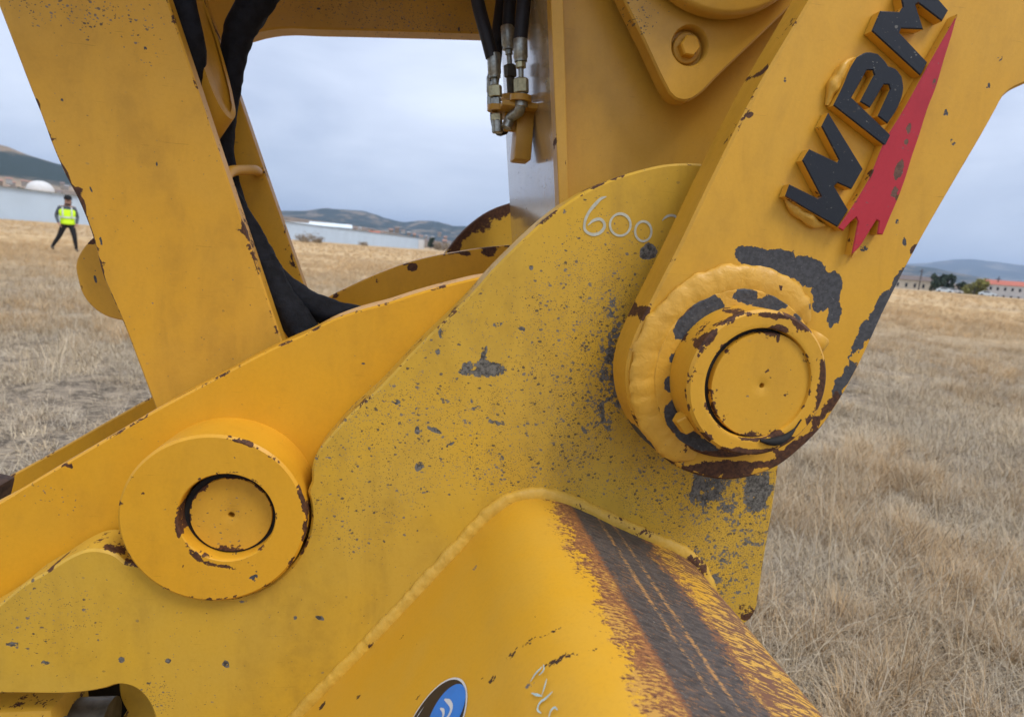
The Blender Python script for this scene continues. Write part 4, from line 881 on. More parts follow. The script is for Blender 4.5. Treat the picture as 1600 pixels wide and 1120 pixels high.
boss_rings = [(BC.x, BC.z, br * .985, .872, .2), (BC.x, BC.z, br * .985, .825, .3), (BC.x, BC.z, br * .985, .8195, 1), (BC.x, BC.z, br, .816, .8)]
for t in (.02, .06, .11, .17, .24, .32, .4, .5, .6, .7, .8, .87, .93, .97): boss_rings.append((BC.x + (LB.x - BC.x) * t, BC.z + (LB.z - BC.z) * t, br + (LR - .004 - br) * t, .815, .8 if t < .08 else (.5 if t < .12 else (.7 if t > .95 else .05))))
boss_rings += [(LB.x, LB.z, LR - .0035, .815, 1), (LB.x, LB.z, LR, .8185, 1), (LB.x, LB.z, LR, .824, .35)] + [(LB.x, LB.z, LR, .824 + .0745 * t, .0) for t in (.25, .5, .75, 1)]
boss = rings('boss', boss_rings, Y_BOSS, lever, 120, False, False, [('rust', 452, 724, 34, 5, 42, .5), ('rust', 398, 688, 30, 3, 16, .42), ('grey', 396, 902, 9, 4, -30, .62), ('rust', 222, 769, 6, 3, 15, .46), ('grey', 257, 796, 5, 2, 20, .44), ('rust', 217, 838, 3, 3, 0, .46), ('rust', 329, 938, 5, 8, -20, .46), ('rust', 279, 812, 6, 36, 0, .5), ('rust', 300, 862, 6, 24, -35, .52), ('rust', 345, 884, 30, 5, 12, .5), ('rust', 479, 800, 4, 60, 2, .40), ('grey', 366, 716, 4, 3, 0, .5), ('rust', 284, 884, 5, 3, 0, .46), ('speck', 360, 900, 60, 40, 0, .08)])
box('stop_block', (-.06, -.03, -.08), (.012, .02, .006), M_BROWN, lever, .006, Matrix.Translation(U(2, 752, 1.12)) @ Matrix.Rotation(.25, 4, 'Y'))
# lever pin
lp = empty('lever_pin', (BC.x, .9, BC.z), 'recessed pin end inside the round lever boss', 'pin')
PC = U(361.3, 804.5, .834); pr_ = rad_at(361, 803, 68.5, .834) * .96
pe = rings('pin_end', [(PC.x, PC.z, .0042, .847, 0), (PC.x, PC.z, .0045, .8345, 0), (PC.x, PC.z, .006, .834, 0), (PC.x, PC.z, pr_ * .3, .834, 0), (PC.x, PC.z, pr_ * .6, .834, 0), (PC.x, PC.z, pr_ * .92, .834, .3), (PC.x, PC.z, pr_ * .965, .834, .8), (PC.x, PC.z, pr_ * .975, .8355, .8), (PC.x, PC.z, pr_ * .975, .98, 0)], Y_PIN, lp, 96, True, True,
      [('speck', 350, 815, 40, 40, 0, .12), ('rust', 350, 858, 40, 6, 0, .4), ('rust', 360, 762, 5, 4, 0, .46), ('rust', 322, 765, 14, 8, 30, .4)])
rings('dark_gap_ring', [(PC.x, PC.z, pr_ * .93, .8375, 0), (PC.x, PC.z, br * .984, .8375, 0), (PC.x, PC.z, br * .984, .875, 0)], M_DARK, lp, 96, False, False)  # black ring standing in for the shade in the gap round the pin

# ================= arm with raised letters
YF = .725
arm = empty('bucket_link', (.35, .76, .75), 'thick yellow linkage arm with raised black WBM letters and red bolt', 'machine part')
ARM = [(1580, -420), (1450, -300), (1330, -115), (1265, 0), (1182, 142), (1112, 280), (1054, 400), (1033, 441), (1015, 477), (998, 513), (987, 541), (979, 575), (979, 603), (984, 632), (999, 667), (1010, 686), (1026, 705), (1042, 719), (1059, 730), (1082, 740), (1104, 746), (1136, 750), (1174, 745), (1219, 727), (1251, 702), (1284, 669), (1312, 628), (1340, 578), (1385, 482), (1429, 396), (1500, 272), (1540, 204), (1560, 168), (1570, 150), (1578, 143), (1600, 132), (1720, 95), (1800, -100), (1800, -420)]
W_ARM = [('rust', 1150, 727, 95, 8, -4, .8), ('rust', 1245, 697, 40, 10, -38, .75), ('rust', 1290, 640, 9, 36, 32, .6), ('grey', 1180, 404, 34, 16, 10, .85), ('grey', 1225, 412, 34, 18, 15, .9), ('grey', 1265, 425, 30, 20, 25, .9), ('grey', 1292, 455, 20, 30, 20, .9), ('grey', 1304, 490, 10, 22, 10, .7), ('grey', 1360, 510, 14, 26, 30, .75), ('grey', 1384, 470, 12, 26, 35, .7), ('grey', 1405, 435, 8, 22, 32, .6), ('grey', 1340, 540, 8, 26, 30, .6), ('grey', 1320, 590, 10, 30, 30, .7), ('rust', 1428, 392, 8, 10, 0, .6), ('grey', 1300, 630, 8, 24, 35, .6),
         ('grey', 1350, 388, 9, 6, 0, .46), ('grey', 1413, 378, 4, 9, -20, .44), ('grey', 1489, 223, 8, 4, 40, .46), ('grey', 1478, 178, 4, 8, -25, .36), ('grey', 1561, 93, 9, 4, -30, .38), ('grey', 1520, 73, 4, 8, -10, .34), ('grey', 1544, 135, 5, 5, 0, .44), ('grey', 1227, 124, 3, 7, 0, .48), ('rust', 1262, 51, 3, 3, 0, .46), ('rust', 1172, 180, 7, 5, -20, .46), ('rust', 1150, 208, 6, 3, 40, .4), ('rust', 1202, 108, 3, 7, 0, .46),
         ('rust', 1010, 488, 6, 9, 20, .62), ('grey', 992, 545, 5, 6, 0, .6), ('rust', 969, 575, 3, 6, 0, .5), ('grey', 1012, 690, 12, 22, -35, .7), ('rust', 1045, 722, 30, 10, -25, .56), ('rust', 1140, 745, 90, 7, 0, .52), ('rust', 1230, 717, 40, 9, 30, .5), ('grey', 1402, 347, 4, 5, 0, .46), ('rust', 1355, 432, 3, 3, 0, .44), ('grey', 1075, 720, 40, 10, -15, .3)]
armp = plate('arm_plate', ARM, YF, .058, Y_ARM, arm, .0035, .008, .010, W_ARM)
CC = (1185.6, 600.6)
CP = U(*CC, .66)                                # collar front centre
CB = U(1180, 597, YF)
cc = Vector((CP.x, 0, CP.z))
armP = spline(np.array(XZ(ARM, YF))[::-1] if area2(np.array(XZ(ARM, YF))) < 0 else np.array(XZ(ARM, YF)), .01)
armI = inset(armP, .006)
def clip_r(a, r):                              # distance to the arm's rim along an angle
    d = np.array((math.cos(a), math.sin(a)))
    for t in np.linspace(r, r * .5, 60):
        if inside(armI, np.array([[cc.x + d[0] * t, cc.z + d[1] * t]]))[0]: return t
    return r * .5
DR = .112
dpts = [(cc.x + math.cos(a) * clip_r(a, DR), cc.z + math.sin(a) * clip_r(a, DR)) for a in np.linspace(0, 2 * math.pi, 91)[:-1]]
W_DSC = [('rust', 1140, 716, 90, 15, -5, 1.0), ('grey', 1095, 704, 36, 16, 15, .9), ('rust', 1235, 690, 50, 16, -35, .9), ('grey', 1105, 485, 30, 26, 40, .95), ('grey', 1075, 500, 14, 34, 25, .8), ('grey', 1165, 462, 20, 12, 0, .8), ('grey', 1215, 470, 40, 14, -20, .8), ('grey', 1255, 490, 18, 12, -40, .6), ('grey', 1055, 560, 11, 9, 0, .7), ('grey', 1050, 600, 12, 14, 0, .75), ('grey', 1056, 650, 16, 26, -15, 1.0), ('grey', 1075, 690, 18, 18, -30, 1.0),
         ('rust', 1120, 725, 60, 16, -14, .8), ('grey', 1150, 715, 70, 12, 0, .7), ('rust', 1210, 705, 60, 14, 25, .7), ('rust', 1265, 660, 20, 40, 35, .66), ('rust', 1290, 600, 12, 40, 10, .6), ('rust', 1060, 715, 16, 10, -30, .4)]
plate('boss_disc', dpts, YF - .011, .0105, Y_WLD, arm, .0035, .006, .008, W_DSC, world=True)
bpts = []
for a in np.linspace(R(38), R(252), 60):
    r_ = min(DR + .006, clip_r(a, DR + .02)); bpts.append((cc.x + math.cos(a) * r_, YF - .003, cc.z + math.sin(a) * r_))
bead('weld_bead', bpts, .0215, arm, Y_WLD, 7.0, .17, 18, flat=.36, wear=[('grey', 1270, 470, 20, 14, -40, .3), ('rust', 1096, 446, 3, 3, 0, .5), ('rust', 1215, 447, 4, 4, 0, .6), ('rust', 1060, 700, 20, 10, -40, .4)])
# letters
M_LET = paint('black_letter_paint', (.009, .011, .016), (.014, .016, .021), .42, edge=.25, primer=(.22, .2, .17), specks=.12)
def z5(pts): return [(x / 4 + 1200, y / 4) for x, y in pts]
LW = [(1227, 307), (1234, 288), (1278, 310), (1283, 307), (1254, 251), (1265, 233), (1309, 254), (1311, 250), (1284, 198), (1295, 176), (1349, 264), (1331, 296), (1309, 286), (1304, 291), (1326, 328), (1309, 355), (1290, 344), (1262, 328)]
LBt = z5([(410, 660), (470, 540), (520, 420), (560, 355), (620, 327), (690, 337), (740, 390), (755, 415), (800, 430), (840, 480), (850, 550), (820, 660), (750, 775), (688, 727), (765, 560), (755, 530), (725, 530), (640, 675), (577, 637), (665, 470), (655, 440), (620, 440), (525, 610), (770, 845), (735, 915)])
LM = z5([(650, 195), (705, 68), (825, 75), (845, 45), (830, -30), (870, -120), (960, -130), (1130, 65), (1090, 135), (940, 20), (925, 30), (975, 185), (835, 180), (825, 205), (1000, 390), (955, 475)])
YL = YF - .0145
def letter(name, pts, mats, lab):
    o = plate(name, pts, YL, .0147, mats[0], arm, .0012, .006, .006, [('grey', 1350, 185, 3, 26, -38, .34), ('grey', 1380, 218, 8, 6, 0, .30)] if name != 'emblem_bolt' else W_RED, corner=30, edge_w=.0018)
    o.data.materials.append(mats[1])
    for p in o.data.polygons:
        if abs(p.normal.y) < .6: p.material_index = 1
    tag(o, lab); return o
W_RED = [('grey', 1405, 265, 7, 16, 10, .62), ('grey', 1420, 200, 5, 9, 0, .5), ('grey', 1416, 222, 4, 5, 0, .46), ('grey', 1398, 300, 6, 10, 0, .40), ('grey', 1459, 132, 4, 8, 0, .48), ('rust', 1403, 310, 5, 5, 0, .45)]
letter('letter', LW, (M_LET, Y_ARM), 'raised black letter W'); letter('letter', LBt, (M_LET, Y_ARM), 'raised black letter B'); letter('letter', LM, (M_LET, Y_ARM), 'raised black letter M')
M_RED = paint('red_emblem_paint', (.40, .018, .028), (.44, .025, .036), .42, edge=.2, primer=(.12, .06, .04), specks=.05)
BOLT = [(1497, 22), (1488, 55), (1477, 90), (1462, 140), (1452, 165), (1436, 215), (1427, 241), (1415, 280), (1404, 310), (1392, 338), (1380, 367), (1371, 366), (1374, 346), (1370, 344), (1357, 365), (1342, 388), (1331, 398), (1341, 346), (1338, 340), (1330, 347), (1318, 361), (1310, 356), (1329, 328), (1356, 284), (1385, 217), (1410, 176), (1450, 104)]
YL = YF - .0142
letter('emblem_bolt', BOLT, (M_RED, Y_ARM), 'raised red lightning bolt')
YB = YF - .004
for nm, pts, r_ in (('weld_bead', [(1226, 308), (1236, 322), (1255, 336), (1275, 350), (1288, 352)], .0075), ('weld_bead', [(1292, 165), (1298, 145), (1310, 122), (1322, 100), (1336, 92)], .0085), ('weld_bead', [(1331, 402), (1337, 392)], .005)):
    bead(nm, [tuple(U(x, y, YB)) for x, y in pts], r_, arm, Y_WLD, r_ * 900, .35)
# pin with split collar
pin = empty('linkage_pin', (CP.x, .75, CP.z), 'large yellow pin held by a chipped clamp collar on the linkage arm', 'pin')
CR = rad_at(*CC, 108.5, .66) * .985; pc2 = U(1190.5, 602.5, .664); pr2 = rad_at(1190, 602, 78.5, .664) * .985
cr_rings = [(CP.x, CP.z, pr2 * 1.035, .70, 0), (CP.x, CP.z, pr2 * 1.035, .664, .2), (CP.x, CP.z, pr2 * 1.05, .6605, .9)] + [(CP.x, CP.z, pr2 * 1.05 + (CR - .0035 - pr2 * 1.05) * t, .66, .6 if t > .9 or t < .1 else .12) for t in (.08, .3, .5, .7, .92, 1)] + [(CP.x, CP.z, CR, .6635, 1), (CP.x, CP.z, CR, .668, .35)] + [(CP.x, CP.z, CR, .668 + (YF - .0115 - .668) * t, .0) for t in (.25, .5, .75, 1)]
rings('collar', cr_rings, Y_PIN, pin, 120, False, False, [('rust', 1288, 585, 8, 46, 5, .44), ('rust', 1275, 645, 12, 26, 30, .46), ('rust', 1150, 707, 60, 9, 0, .5), ('rust', 1230, 690, 30, 10, 30, .5), ('rust', 1092, 560, 4, 50, 10, .36), ('rust', 1115, 522, 6, 24, 40, .36), ('rust', 1190, 492, 60, 5, 0, .5), ('rust', 1220, 511, 14, 4, 0, .5), ('rust', 1255, 505, 16, 12, -40, .42), ('rust', 1080, 690, 14, 20, -30, .4), ('rust', 1285, 568, 14, 6, 30, .6)])
rings('pin_end', [(pc2.x, pc2.z, .0028, .672, 0), (pc2.x, pc2.z, .0032, .6645, 0), (pc2.x, pc2.z, .0042, .664, 0)] + [(pc2.x, pc2.z, pr2 * t, .664, 0) for t in (.25, .5, .75)] + [(pc2.x, pc2.z, pr2 * .965, .664, .5), (pc2.x, pc2.z, pr2 * .985, .664, .85), (pc2.x, pc2.z, pr2, .6658, .8), (pc2.x, pc2.z, pr2, .80, 0)], Y_PIN, pin, 96, True, True,
      [('rust', 1203, 580, 12, 9, 45, .40), ('rust', 1202, 552, 6, 4, 0, .42), ('rust', 1226, 614, 4, 6, 0, .5), ('rust', 1192, 632, 5, 9, 0, .42), ('rust', 1215, 635, 10, 4, -35, .40), ('rust', 1120, 595, 10, 3, 0, .38), ('rust', 1165, 600, 18, 3, -30, .34), ('rust', 1215, 530, 4, 8, 20, .42), ('rust', 1250, 555, 5, 14, -30, .42), ('speck', 1200, 590, 60, 50, 0, .05)])
rings('dark_gap_ring', [(pc2.x, pc2.z, pr2 * .98, .672, 0), (CP.x, CP.z, pr2 * 1.034, .672, 0), (CP.x, CP.z, pr2 * 1.034, .70, 0)], M_DARK, pin, 96, False, False)  # shade between pin and collar drawn as a black ring
# grease squeezed out under the pin
tube('grease_smear', path3([(1188, 688, .659), (1205, 690, .658), (1225, 685, .658), (1240, 672, .659), (1252, 655, .660)], .004), [.001 + .0045 * math.sin(math.pi * min(1, (k + .6) / 14.5)) for k in range(40)][:len(path3([(1188, 688, .659), (1205, 690, .658), (1225, 685, .658), (1240, 672, .659), (1252, 655, .660)], .004))], M_DARK, pin, 8)
# clamp bolt: hex head low on the left, threaded end high on the right
hb = U(1066, 655, .690); ax = (U(1090, 684, .690) - U(1064, 648, .690)).normalized()
prism('bolt_head', U(1063, 648, .690), ax, [(.0105, 0), (.0125, .002), (.0125, .021), (.0105, .023)], Y_PIN, pin, 6, 30, .4)
lug = U(1268, 530, .683); lax = (U(1296, 500, .683) - U(1262, 548, .683)).normalized()
prism('clamp_lug', U(1262, 545, .686), lax, [(.014, 0), (.0165, .003), (.0165, .018), (.0145, .021)], Y_PIN, pin, 18, 40)

# ================= strut with two side plates on the left
strut = empty('machine_strut', (-.4, 1.1, .9), 'wide slanting yellow strut of two side plates with hoses between', 'machine part')
plate('side_plate', [(-130, -330), (0, 15), (25, 80), (50, 145), (61, 172), (85, 236), (104, 278), (121, 310), (133, 338), (143, 365), (153, 402), (161, 432), (175, 465), (190, 499), (216, 566), (243, 638), (300, 790), (530, 790), (486, 665), (441, 533), (350, 262), (262, 0), (150, -330)], 1.012, .030, Y_STR, strut, .0025, .014, .015,
      [('rust', 121, 310, 6, 26, -25, .8), ('rust', 140, 362, 5, 30, -18, .75), ('rust', 58, 160, 4, 14, -15, .75), ('rust', 104, 272, 4, 12, -20, .6), ('rust', 158, 420, 4, 22, -15, .55), ('speck', 120, 20, 120, 26, 0, .5), ('speck', 100, 35, 60, 14, 0, .4), ('grey', 227, 77, 4, 5, 0, .46), ('grey', 180, 26, 2, 7, 15, .44), ('grey', 97, 157, 3, 4, 0, .46), ('grey', 245, 257, 2, 5, 0, .5), ('grey', 142, 296, 2, 6, -20, .5), ('grey', 158, 377, 2, 10, -10, .46), ('grey', 205, 35, 4, 3, 0, .4), ('speck', 235, 60, 26, 50, 0, .25), ('rust', 423, 490, 2, 50, -18, .40), ('rust', 385, 370, 2, 40, -18, .36)])
plate('side_plate', [(190, -330), (372, 148), (400, 230), (424, 300), (452, 380), (482, 466), (560, 700), (380, 700), (120, -330)], 1.20, .030, Y_STR, strut, .0025, .025, .02, [('rust', 455, 400, 2, 30, -18, .36), ('rust', 478, 455, 2, 16, -18, .36)])
plate('ear', [(150, 368), (140, 376), (128, 390), (120, 405), (118, 418), (121, 434), (126, 453), (134, 468), (146, 481), (164, 493), (188, 500), (240, 500), (240, 368)], 1.085, .035, Y_STR, strut, .002, .02, .01, [('grey', 149, 436, 3, 10, -10, .5), ('rust', 142, 376, 8, 5, 30, .66), ('rust', 126, 449, 4, 5, 0, .55)])
# slanting guard tube between the plates: cut end lies along the strut, open to the right
def guard():
    left = [(286, -60, 1.062), (297, 0, 1.062), (305, 45, 1.063), (313, 86, 1.065), (323, 118, 1.07), (334, 147, 1.076), (345, 169, 1.085), (356, 183, 1.097)]
    right = [(364, 187, 1.11), (368, 180, 1.12), (366, 160, 1.13), (359, 128, 1.14), (348, 88, 1.145), (335, 45, 1.15), (318, 0, 1.15), (300, -60, 1.15)]
    O = [Vector(p) for p in spline([tuple(U(*p)) for p in left + right], .008, False, 80)]; n = len(O)
    c = sum(O, Vector()) / n; t = []
    for i in range(n):
        d = (O[min(i + 1, n - 1)] - O[max(i - 1, 0)]).normalized(); m = (c - O[i]); m = (m - d * m.dot(d)).normalized(); t.append(O[i] + m * .0105)
    ins = [p + Vector((-.002, .018, .006)) for p in t]; out = [p + Vector((-.030, .012, -.040)) for p in O]
    V = [tuple(p) for row in (out, O, t, ins) for p in row]; F = []
    for k in range(3):
        for i in range(n - 1): F.append((k * n + i, (k + 1) * n + i, (k + 1) * n + i + 1, k * n + i + 1))
    for i in range(n // 2 - 1): F.append((3 * n + i, 3 * n + n - 1 - i, 3 * n + n - 2 - i, 3 * n + i + 1))
    mesh('hose_guard', V, F, Y_STR, strut, 30, {'edge': np.zeros(len(V))})
guard()
tube('hose_hook', path3([(352, 276, 1.05), (362, 268, 1.08), (380, 266, 1.12), (398, 266, 1.16), (403, 269, 1.20)], .006), .0085, Y_STR, strut, 12)
# sleeved hoses
def sleeve(name, pts, r, lab, seed):
    S = path3(pts, .009); n = len(S)
    o = mesh(name, *tube_vf([tuple(s) for s in S], r if not hasattr(r, '__len__') else list(np.interp(np.linspace(0, 1, n), np.linspace(0, 1, len(r)), r)), 20, True,
             lambda i, a: 1 + .13 * mnoise.noise((i * .17 + seed, math.cos(a) * 1.3, math.sin(a) * 1.3)) + .11 * mnoise.noise((i * .55, math.cos(a) * 2.4, math.sin(a) * 2.4 + seed)) - .05 * abs(mnoise.noise((i * .9, math.cos(a) * 1.2, seed)))), M_SLEEVE, None, 70)
    return tag(o, lab, 'hose')
sleeve('sleeved_hose', [(270, -140, 1.06), (283, -40, 1.06), (290, 20, 1.06), (300, 60, 1.06), (303, 88, 1.07), (296, 130, 1.08), (300, 200, 1.09)], [.021, .019, .018, .018, .021, .014], 'black sleeved hose passing behind the strut beside the guard tube', 1.0)
sleeve('sleeved_hose', [(450, -110, 1.19), (415, -30, 1.18), (397, 10, 1.175), (376, 45, 1.172), (364, 90, 1.175), (359, 130, 1.175), (353, 180, 1.17), (350, 240, 1.15), (362, 300, 1.13), (383, 360, 1.12), (405, 405, 1.12), (435, 440, 1.11), (470, 468, 1.10), (510, 486, 1.10), (560, 498, 1.12), (640, 540, 1.15)], [.034, .032, .026, .022, .019, .017, .017, .018, .020, .024, .024, .022, .022], 'long black sleeved hose curving from the cross beam down into the lever', 4.0)
sleeve('sleeved_hose', [(345, 270, 1.085), (385, 345, 1.08), (408, 400, 1.075), (430, 450, 1.07), (455, 490, 1.06), (485, 530, 1.06), (540, 600, 1.08)], [.010, .012, .022, .026, .027, .024, .024], 'short thick black sleeved hose tucked against the strut edge', 9.0)

# ================= stick (box section) with cross beam, retainer plate and hose bracket
stick = empty('boom_stick', (.4, 1.3, .9), 'heavy yellow box section boom standing behind the ear plate', 'machine part')
fl_ = XZ([(850, -330), (861, 0), (866, 140), (872, 280), (880, 480), (893, 480), (887, 280), (884, 140), (880, 0), (872, -330)], .98)
YD = .98
plate('corner_flange', fl_, YD, .03, Y_STK, stick, .001, .03, .02, [('rust', 885, 255, 3, 5, 0, .46), ('rust', 868, 230, 2, 20, 0, .4)], world=True)
plate('front_web', XZ([(858, -330), (870, 0), (881, 280), (890, 480), (1180, 480), (1180, 300), (1330, -330)], 1.005), 1.005, .03, Y_STK, stick, .002, .035, .03, [('grey', 1060, 118, 2, 2, 0, .4)], world=True)
def side_face():
    f0 = [U(850, -330, .995), U(861.5, 0, .995), U(866.5, 140, .995), U(872.5, 280, .995), U(880.5, 480, .995)]
    yb = 1.56; V, F = [], []; ny = 24
    for k, p in enumerate(f0):
        for j in range(ny + 1):
            V.append((p.x + .0005, .9955 + (yb - .9955) * j / ny, p.z))
    for k in range(len(f0) - 1):
        for j in range(ny): F.append((k * (ny + 1) + j, k * (ny + 1) + j + 1, (k + 1) * (ny + 1) + j + 1, (k + 1) * (ny + 1) + j))
    b0 = len(V); V += [(x + .011, y, z) for x, y, z in V]; m_ = ny + 1
    F += [tuple(b0 + i for i in f[::-1]) for f in F]
    for k in range(len(f0) - 1):
        for j in (0, ny): a, b = k * m_ + j, (k + 1) * m_ + j; F.append((a, b, b0 + b, b0 + a) if j == 0 else (b, a, b0 + a, b0 + b))
    bt = (len(f0) - 1) * m_
    for j in range(ny): F.append((bt + j, bt + j + 1, b0 + bt + j + 1, b0 + bt + j)); F.append((j + 1, j, b0 + j, b0 + j + 1))
    gl = paint('yellow_gloss_paint', (.52, .34, .12), (.50, .36, .19), .20, spec=.9); gl.node_tree.nodes['Principled BSDF'].inputs['Coat Weight'].default_value = .8; gl.node_tree.nodes['Principled BSDF'].inputs['Coat Roughness'].default_value = .12
    V = np.array(V); A = {'grey': np.zeros(len(V)), 'rust': np.where(V[:, 1] < 1.02, .18, 0), 'speck': np.full(len(V), .10), 'edge': np.zeros(len(V))}
    return mesh('side_web', V, F, gl, stick, 30, A)
side_face()
cb = plate('cross_beam', [(180, -330), (300, 60), (384, 56), (405, 50), (435, 45), (500, 46), (640, 49.5), (757, 53), (830, 56), (830, -330)], 1.42, .05, Y_STK, stick, .003, .04, .03, [('speck', 600, 20, 160, 30, 0, .3), ('grey', 717, 47, 2, 5, 0, .5), ('grey', 498, 14, 3, 2, 0, .45)])
box('overhead_shade_box', (-1.1, .74, 1.80), (.40, 1.40, 2.3), Y_STK, stick, .02)  # unseen box added overhead to shade the tops of strut and web
# retainer plate with recessed bolt
YT = .935 + .01
ret = plate('retainer_plate', [(900, -180), (975, 0), (1010, 72), (1040, 135), (1046, 146), (1054, 154), (1066, 158), (1078, 157), (1089, 151), (1120, 121), (1215, 30), (1246, 0), (1420, -180)], YT, .034, Y_STK, stick, .003, .02, .012, [('speck', 990, 20, 40, 30, 0, .4)], hole=(U(1078, 72, YT).x, U(1078, 72, YT).z, rad_at(1078, 72, 29.5, YT)))
bc_ = U(1078, 72, YT); bs = rad_at(1078, 72, 1, YT)
rings('bolt_recess', [(bc_.x, bc_.z, bs * 5, YT + .017, 0), (bc_.x, bc_.z, bs * 26, YT + .017, 0), (bc_.x, bc_.z, bs * 27.2, YT + .003, 0), (bc_.x, bc_.z, bs * 29.5, YT, 0)], Y_STK, ret, 64, True, False)
rings('washer', [(bc_.x, bc_.z, bs * 12, YT + .010, 0), (bc_.x, bc_.z, bs * 20.5, YT + .010, 0), (bc_.x, bc_.z, bs * 22.0, YT + .0115, 0), (bc_.x, bc_.z, bs * 22.0, YT + .0168, 0)], Y_STK, ret, 48, True, False)
prism('bolt', (bc_.x, YT + .0105, bc_.z), (0, -1, 0), [(bs * 15.5, 0), (bs * 15.5, .0125), (bs * 13.5, .0145)], Y_PIN, ret, 6, 25, .5)
dr = rad_at(1121, 22, 150, .915); dc = U(1121, 22, .915) + Vector((0, 0, dr))
rings('pin_cover', [(dc.x, dc.z, dr * .5, .912, 0), (dc.x, dc.z, dr * .955, .912, 0), (dc.x, dc.z, dr * .985, .9145, .1), (dc.x, dc.z, dr, .919, .1), (dc.x, dc.z, dr, .936, 0)], Y_STK, stick, 90, True, False)
# hose bracket on the side web
br_ = empty('hose_bracket', tuple(U(815, 190, 1.2)), None, None); br_.parent = stick; br_.location = Vector(U(815, 190, 1.2)) - wloc(stick)
sx = U(866, 140, .995).x                         # X of the side web
def zat(py, Y, px=815): return U(px, py, Y).z
box('mount_block', (sx - .030, 1.175, zat(250, 1.18)), (sx + .002, 1.235, zat(165, 1.18)), Y_STK, br_, .003)
def lobe(px, py, Y, r, th):
    c = U(px, py, Y); V, F = [], []; s = 28
    for z, rr in ((-th, r), (0, r), (0, r * .62), (-th, r * .62)):
        for k in range(s): a = 6.2832 * k / s; V.append((c.x + rr * math.cos(a), c.y + rr * math.sin(a), c.z + z))
    for q in range(4):
        for k in range(s): j = (k + 1) % s; a, b = q * s, ((q + 1) % 4) * s; F.append((a + k, b + k, b + j, a + j))
    mesh('clamp_ring', V, F, Y_STK, br_, 35, {'edge': np.zeros(len(V))}); return c
c1 = lobe(779, 166, 1.20, .021, .010); c2 = lobe(799, 150, 1.27, .021, .010); c3 = lobe(814, 150, 1.14, .020, .010)
box('bracket_plate', (c1.x, 1.14, c1.z - .0102), (sx + .001, 1.27, c1.z - .0004), Y_STK, br_, .002)
box('bracket_web', (c1.x + .012, 1.195, zat(208, 1.2)), (sx - .001, 1.205, c1.z - .0105), Y_STK, br_, .002)
# hydraulic hoses with crimped fittings
def hyd(pts, fit, lab, r=.0125):
    o = empty('hydraulic_hose', tuple(U(*fit[-1][:3])), lab, 'hose')
    tube('rubber_hose', path3(pts, .008), r, M_RUBBER, o, 16)
    for i in range(len(fit) - 1):
        pass
    return o
def fitting(o, px, Y, segs, dx=0.0):
    for nm, y0, y1, r, sides, mat in segs:
        a, b = U(px + dx * (y0 - 60), y0, Y), U(px + dx * (y1 - 60), y1, Y); d = b - a; h = d.length
        prof_ = [(r * .9, 0), (r, h * .07), (r, h * .93), (r * .9, h)] if nm != 'ferrule' else [(r * .94, 0), (r, h * .05), (r, h * .8), (r * .9, h * .86), (r * .9, h)]
        prism(nm, a, d, prof_, mat, o, sides, 30)
h1 = hyd([(728, -150, 1.24), (738, -50, 1.22), (748, 10, 1.21), (760, 55, 1.20), (769, 90, 1.20)], [(770, 120, 1.2)], 'black hydraulic hose bending in from the cross beam to the bracket')
fitting(h1, 770, 1.2, [('ferrule', 84, 122, .0125, 20, M_ZINC), ('stem', 121, 136, .0062, 14, M_ZINC), ('nut', 134, 152, .0125, 6, M_ZINCY), ('nut', 153, 166, .0095, 6, M_ZINC), ('nut', 178, 190, .0105, 6, M_ZINCY), ('elbow', 188, 208, .0105, 12, M_ZINC)], .05)
h2 = hyd([(806, -150, 1.30), (800, -40, 1.28), (796, 10, 1.27), (794, 45, 1.27)], [(795, 80, 1.27)], 'black hydraulic hose running straight down between its two neighbours')
fitting(h2, 794, 1.27, [('ferrule', 41, 78, .0135, 20, M_ZINC), ('ring', 78, 86, .0075, 14, M_ZINC), ('stem', 85, 104, .0052, 14, M_ZINC), ('nut', 102, 121, .0125, 6, M_SHAFT), ('adapter', 121, 150, .0085, 14, M_SHAFT)], .06)
h3 = hyd([(830, -150, 1.16), (822, -40, 1.15), (817, 20, 1.14), (813, 64, 1.14)], [(813, 95, 1.14)], 'black hydraulic hose with the bright fitting closest to the corner flange')
fitting(h3, 813, 1.14, [('ferrule', 61, 97, .0128, 20, M_ZINC), ('ring', 97, 107, .0092, 8, M_ZINCY), ('stem', 106, 125, .0048, 14, M_ZINC), ('nut', 123, 146, .0135, 6, M_ZINCY), ('elbow', 146, 168, .0112, 14, M_ZINC)], .02)
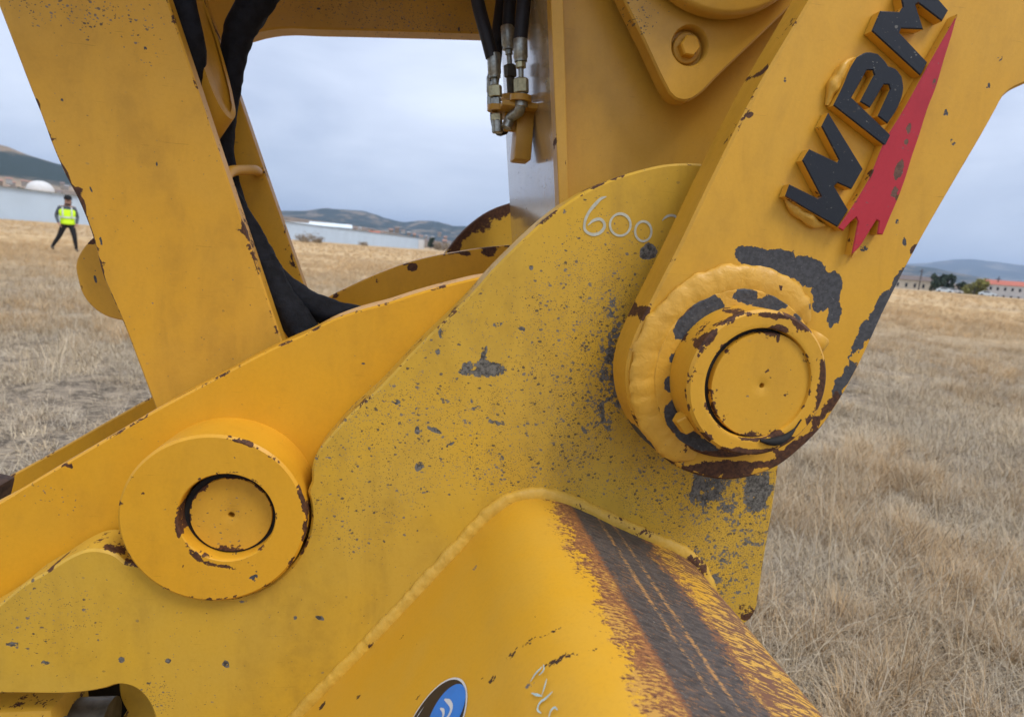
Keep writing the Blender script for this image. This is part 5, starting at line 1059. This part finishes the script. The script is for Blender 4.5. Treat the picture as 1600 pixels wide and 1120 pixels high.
tube('elbow', path3([(813, 160, 1.14), (812, 172, 1.143), (806, 178, 1.16), (797, 186, 1.18), (791, 200, 1.18)], .004), .0098, M_ZINC, h3, 14)
h4 = hyd([(800, -150, 1.36), (789, -40, 1.34), (783, 10, 1.33), (778, 50, 1.32), (774, 95, 1.31), (770, 130, 1.31)], [(772, 110, 1.31)], 'black hydraulic hose half hidden behind the other hoses')
fitting(h4, 769, 1.31, [('ferrule', 120, 150, .0115, 20, M_ZINC), ('nut', 150, 168, .0105, 6, M_ZINC)], 0)
tube('elbow', path3([(772, 168, 1.31), (773, 190, 1.29), (779, 205, 1.26), (788, 204, 1.22)], .005), .0085, M_RUBBER, h4, 12)

# ================= latch under the ear (low left)
latch = empty('bucket_latch', tuple(U(60, 1180, .92)), 'chamfered yellow latch block with a greasy shaft under the ear plate', 'machine part')
V, F = [], []
pr3 = [(.0, 1087), (.012, 1087), (.0, 1104), (0, 1240)]
lb = [U(x, y, Y) for Y in (.86, .875, .96) for x, y in ((-120, 1104 if Y == .86 else 1088), (84, 1104 if Y == .86 else 1088), (84, 1240), (-120, 1240))]
bx = U(84, 1104, .86); tp = U(84, 1087, .885).z
box('block', (U(-150, 1104, .86).x, .856, U(0, 1260, .86).z), (bx.x, .96, tp), paint('yellow_latch_paint', (.62, .34, .03), (.6, .34, .04), .45, edge=.5, chips=.05), latch, .012)
sh0 = U(80, 1118, .91); tube('shaft', [sh0 + Vector((-.05, 0, -.012)), sh0 + Vector((.085, 0, -.012))], .034, M_SHAFT, latch, 32)
box('grease_patch', tuple(sh0 + Vector((.018, -.036, .0))), tuple(sh0 + Vector((.040, -.024, .022))), simple('grey_grease', (.07, .085, .09), .5), latch, .005)
plate('inner_plate', [(186, 1040), (190, 1095), (199, 1112), (192, 1120), (186, 1130), (190, 1300), (330, 1300), (330, 1040)], .94, .03, Y_EAR, latch, .002, .02, .01)
box('dark_backing', (U(-160, 1000, 1.0).x, 1.0, U(0, 1500, 1.0).z), (U(330, 1000, 1.0).x, 1.02, U(0, 1060, 1.0).z), M_DARK, latch, .004)  # near-black sheet in place of the shade inside the opening
print('objects', len(bpy.data.objects))
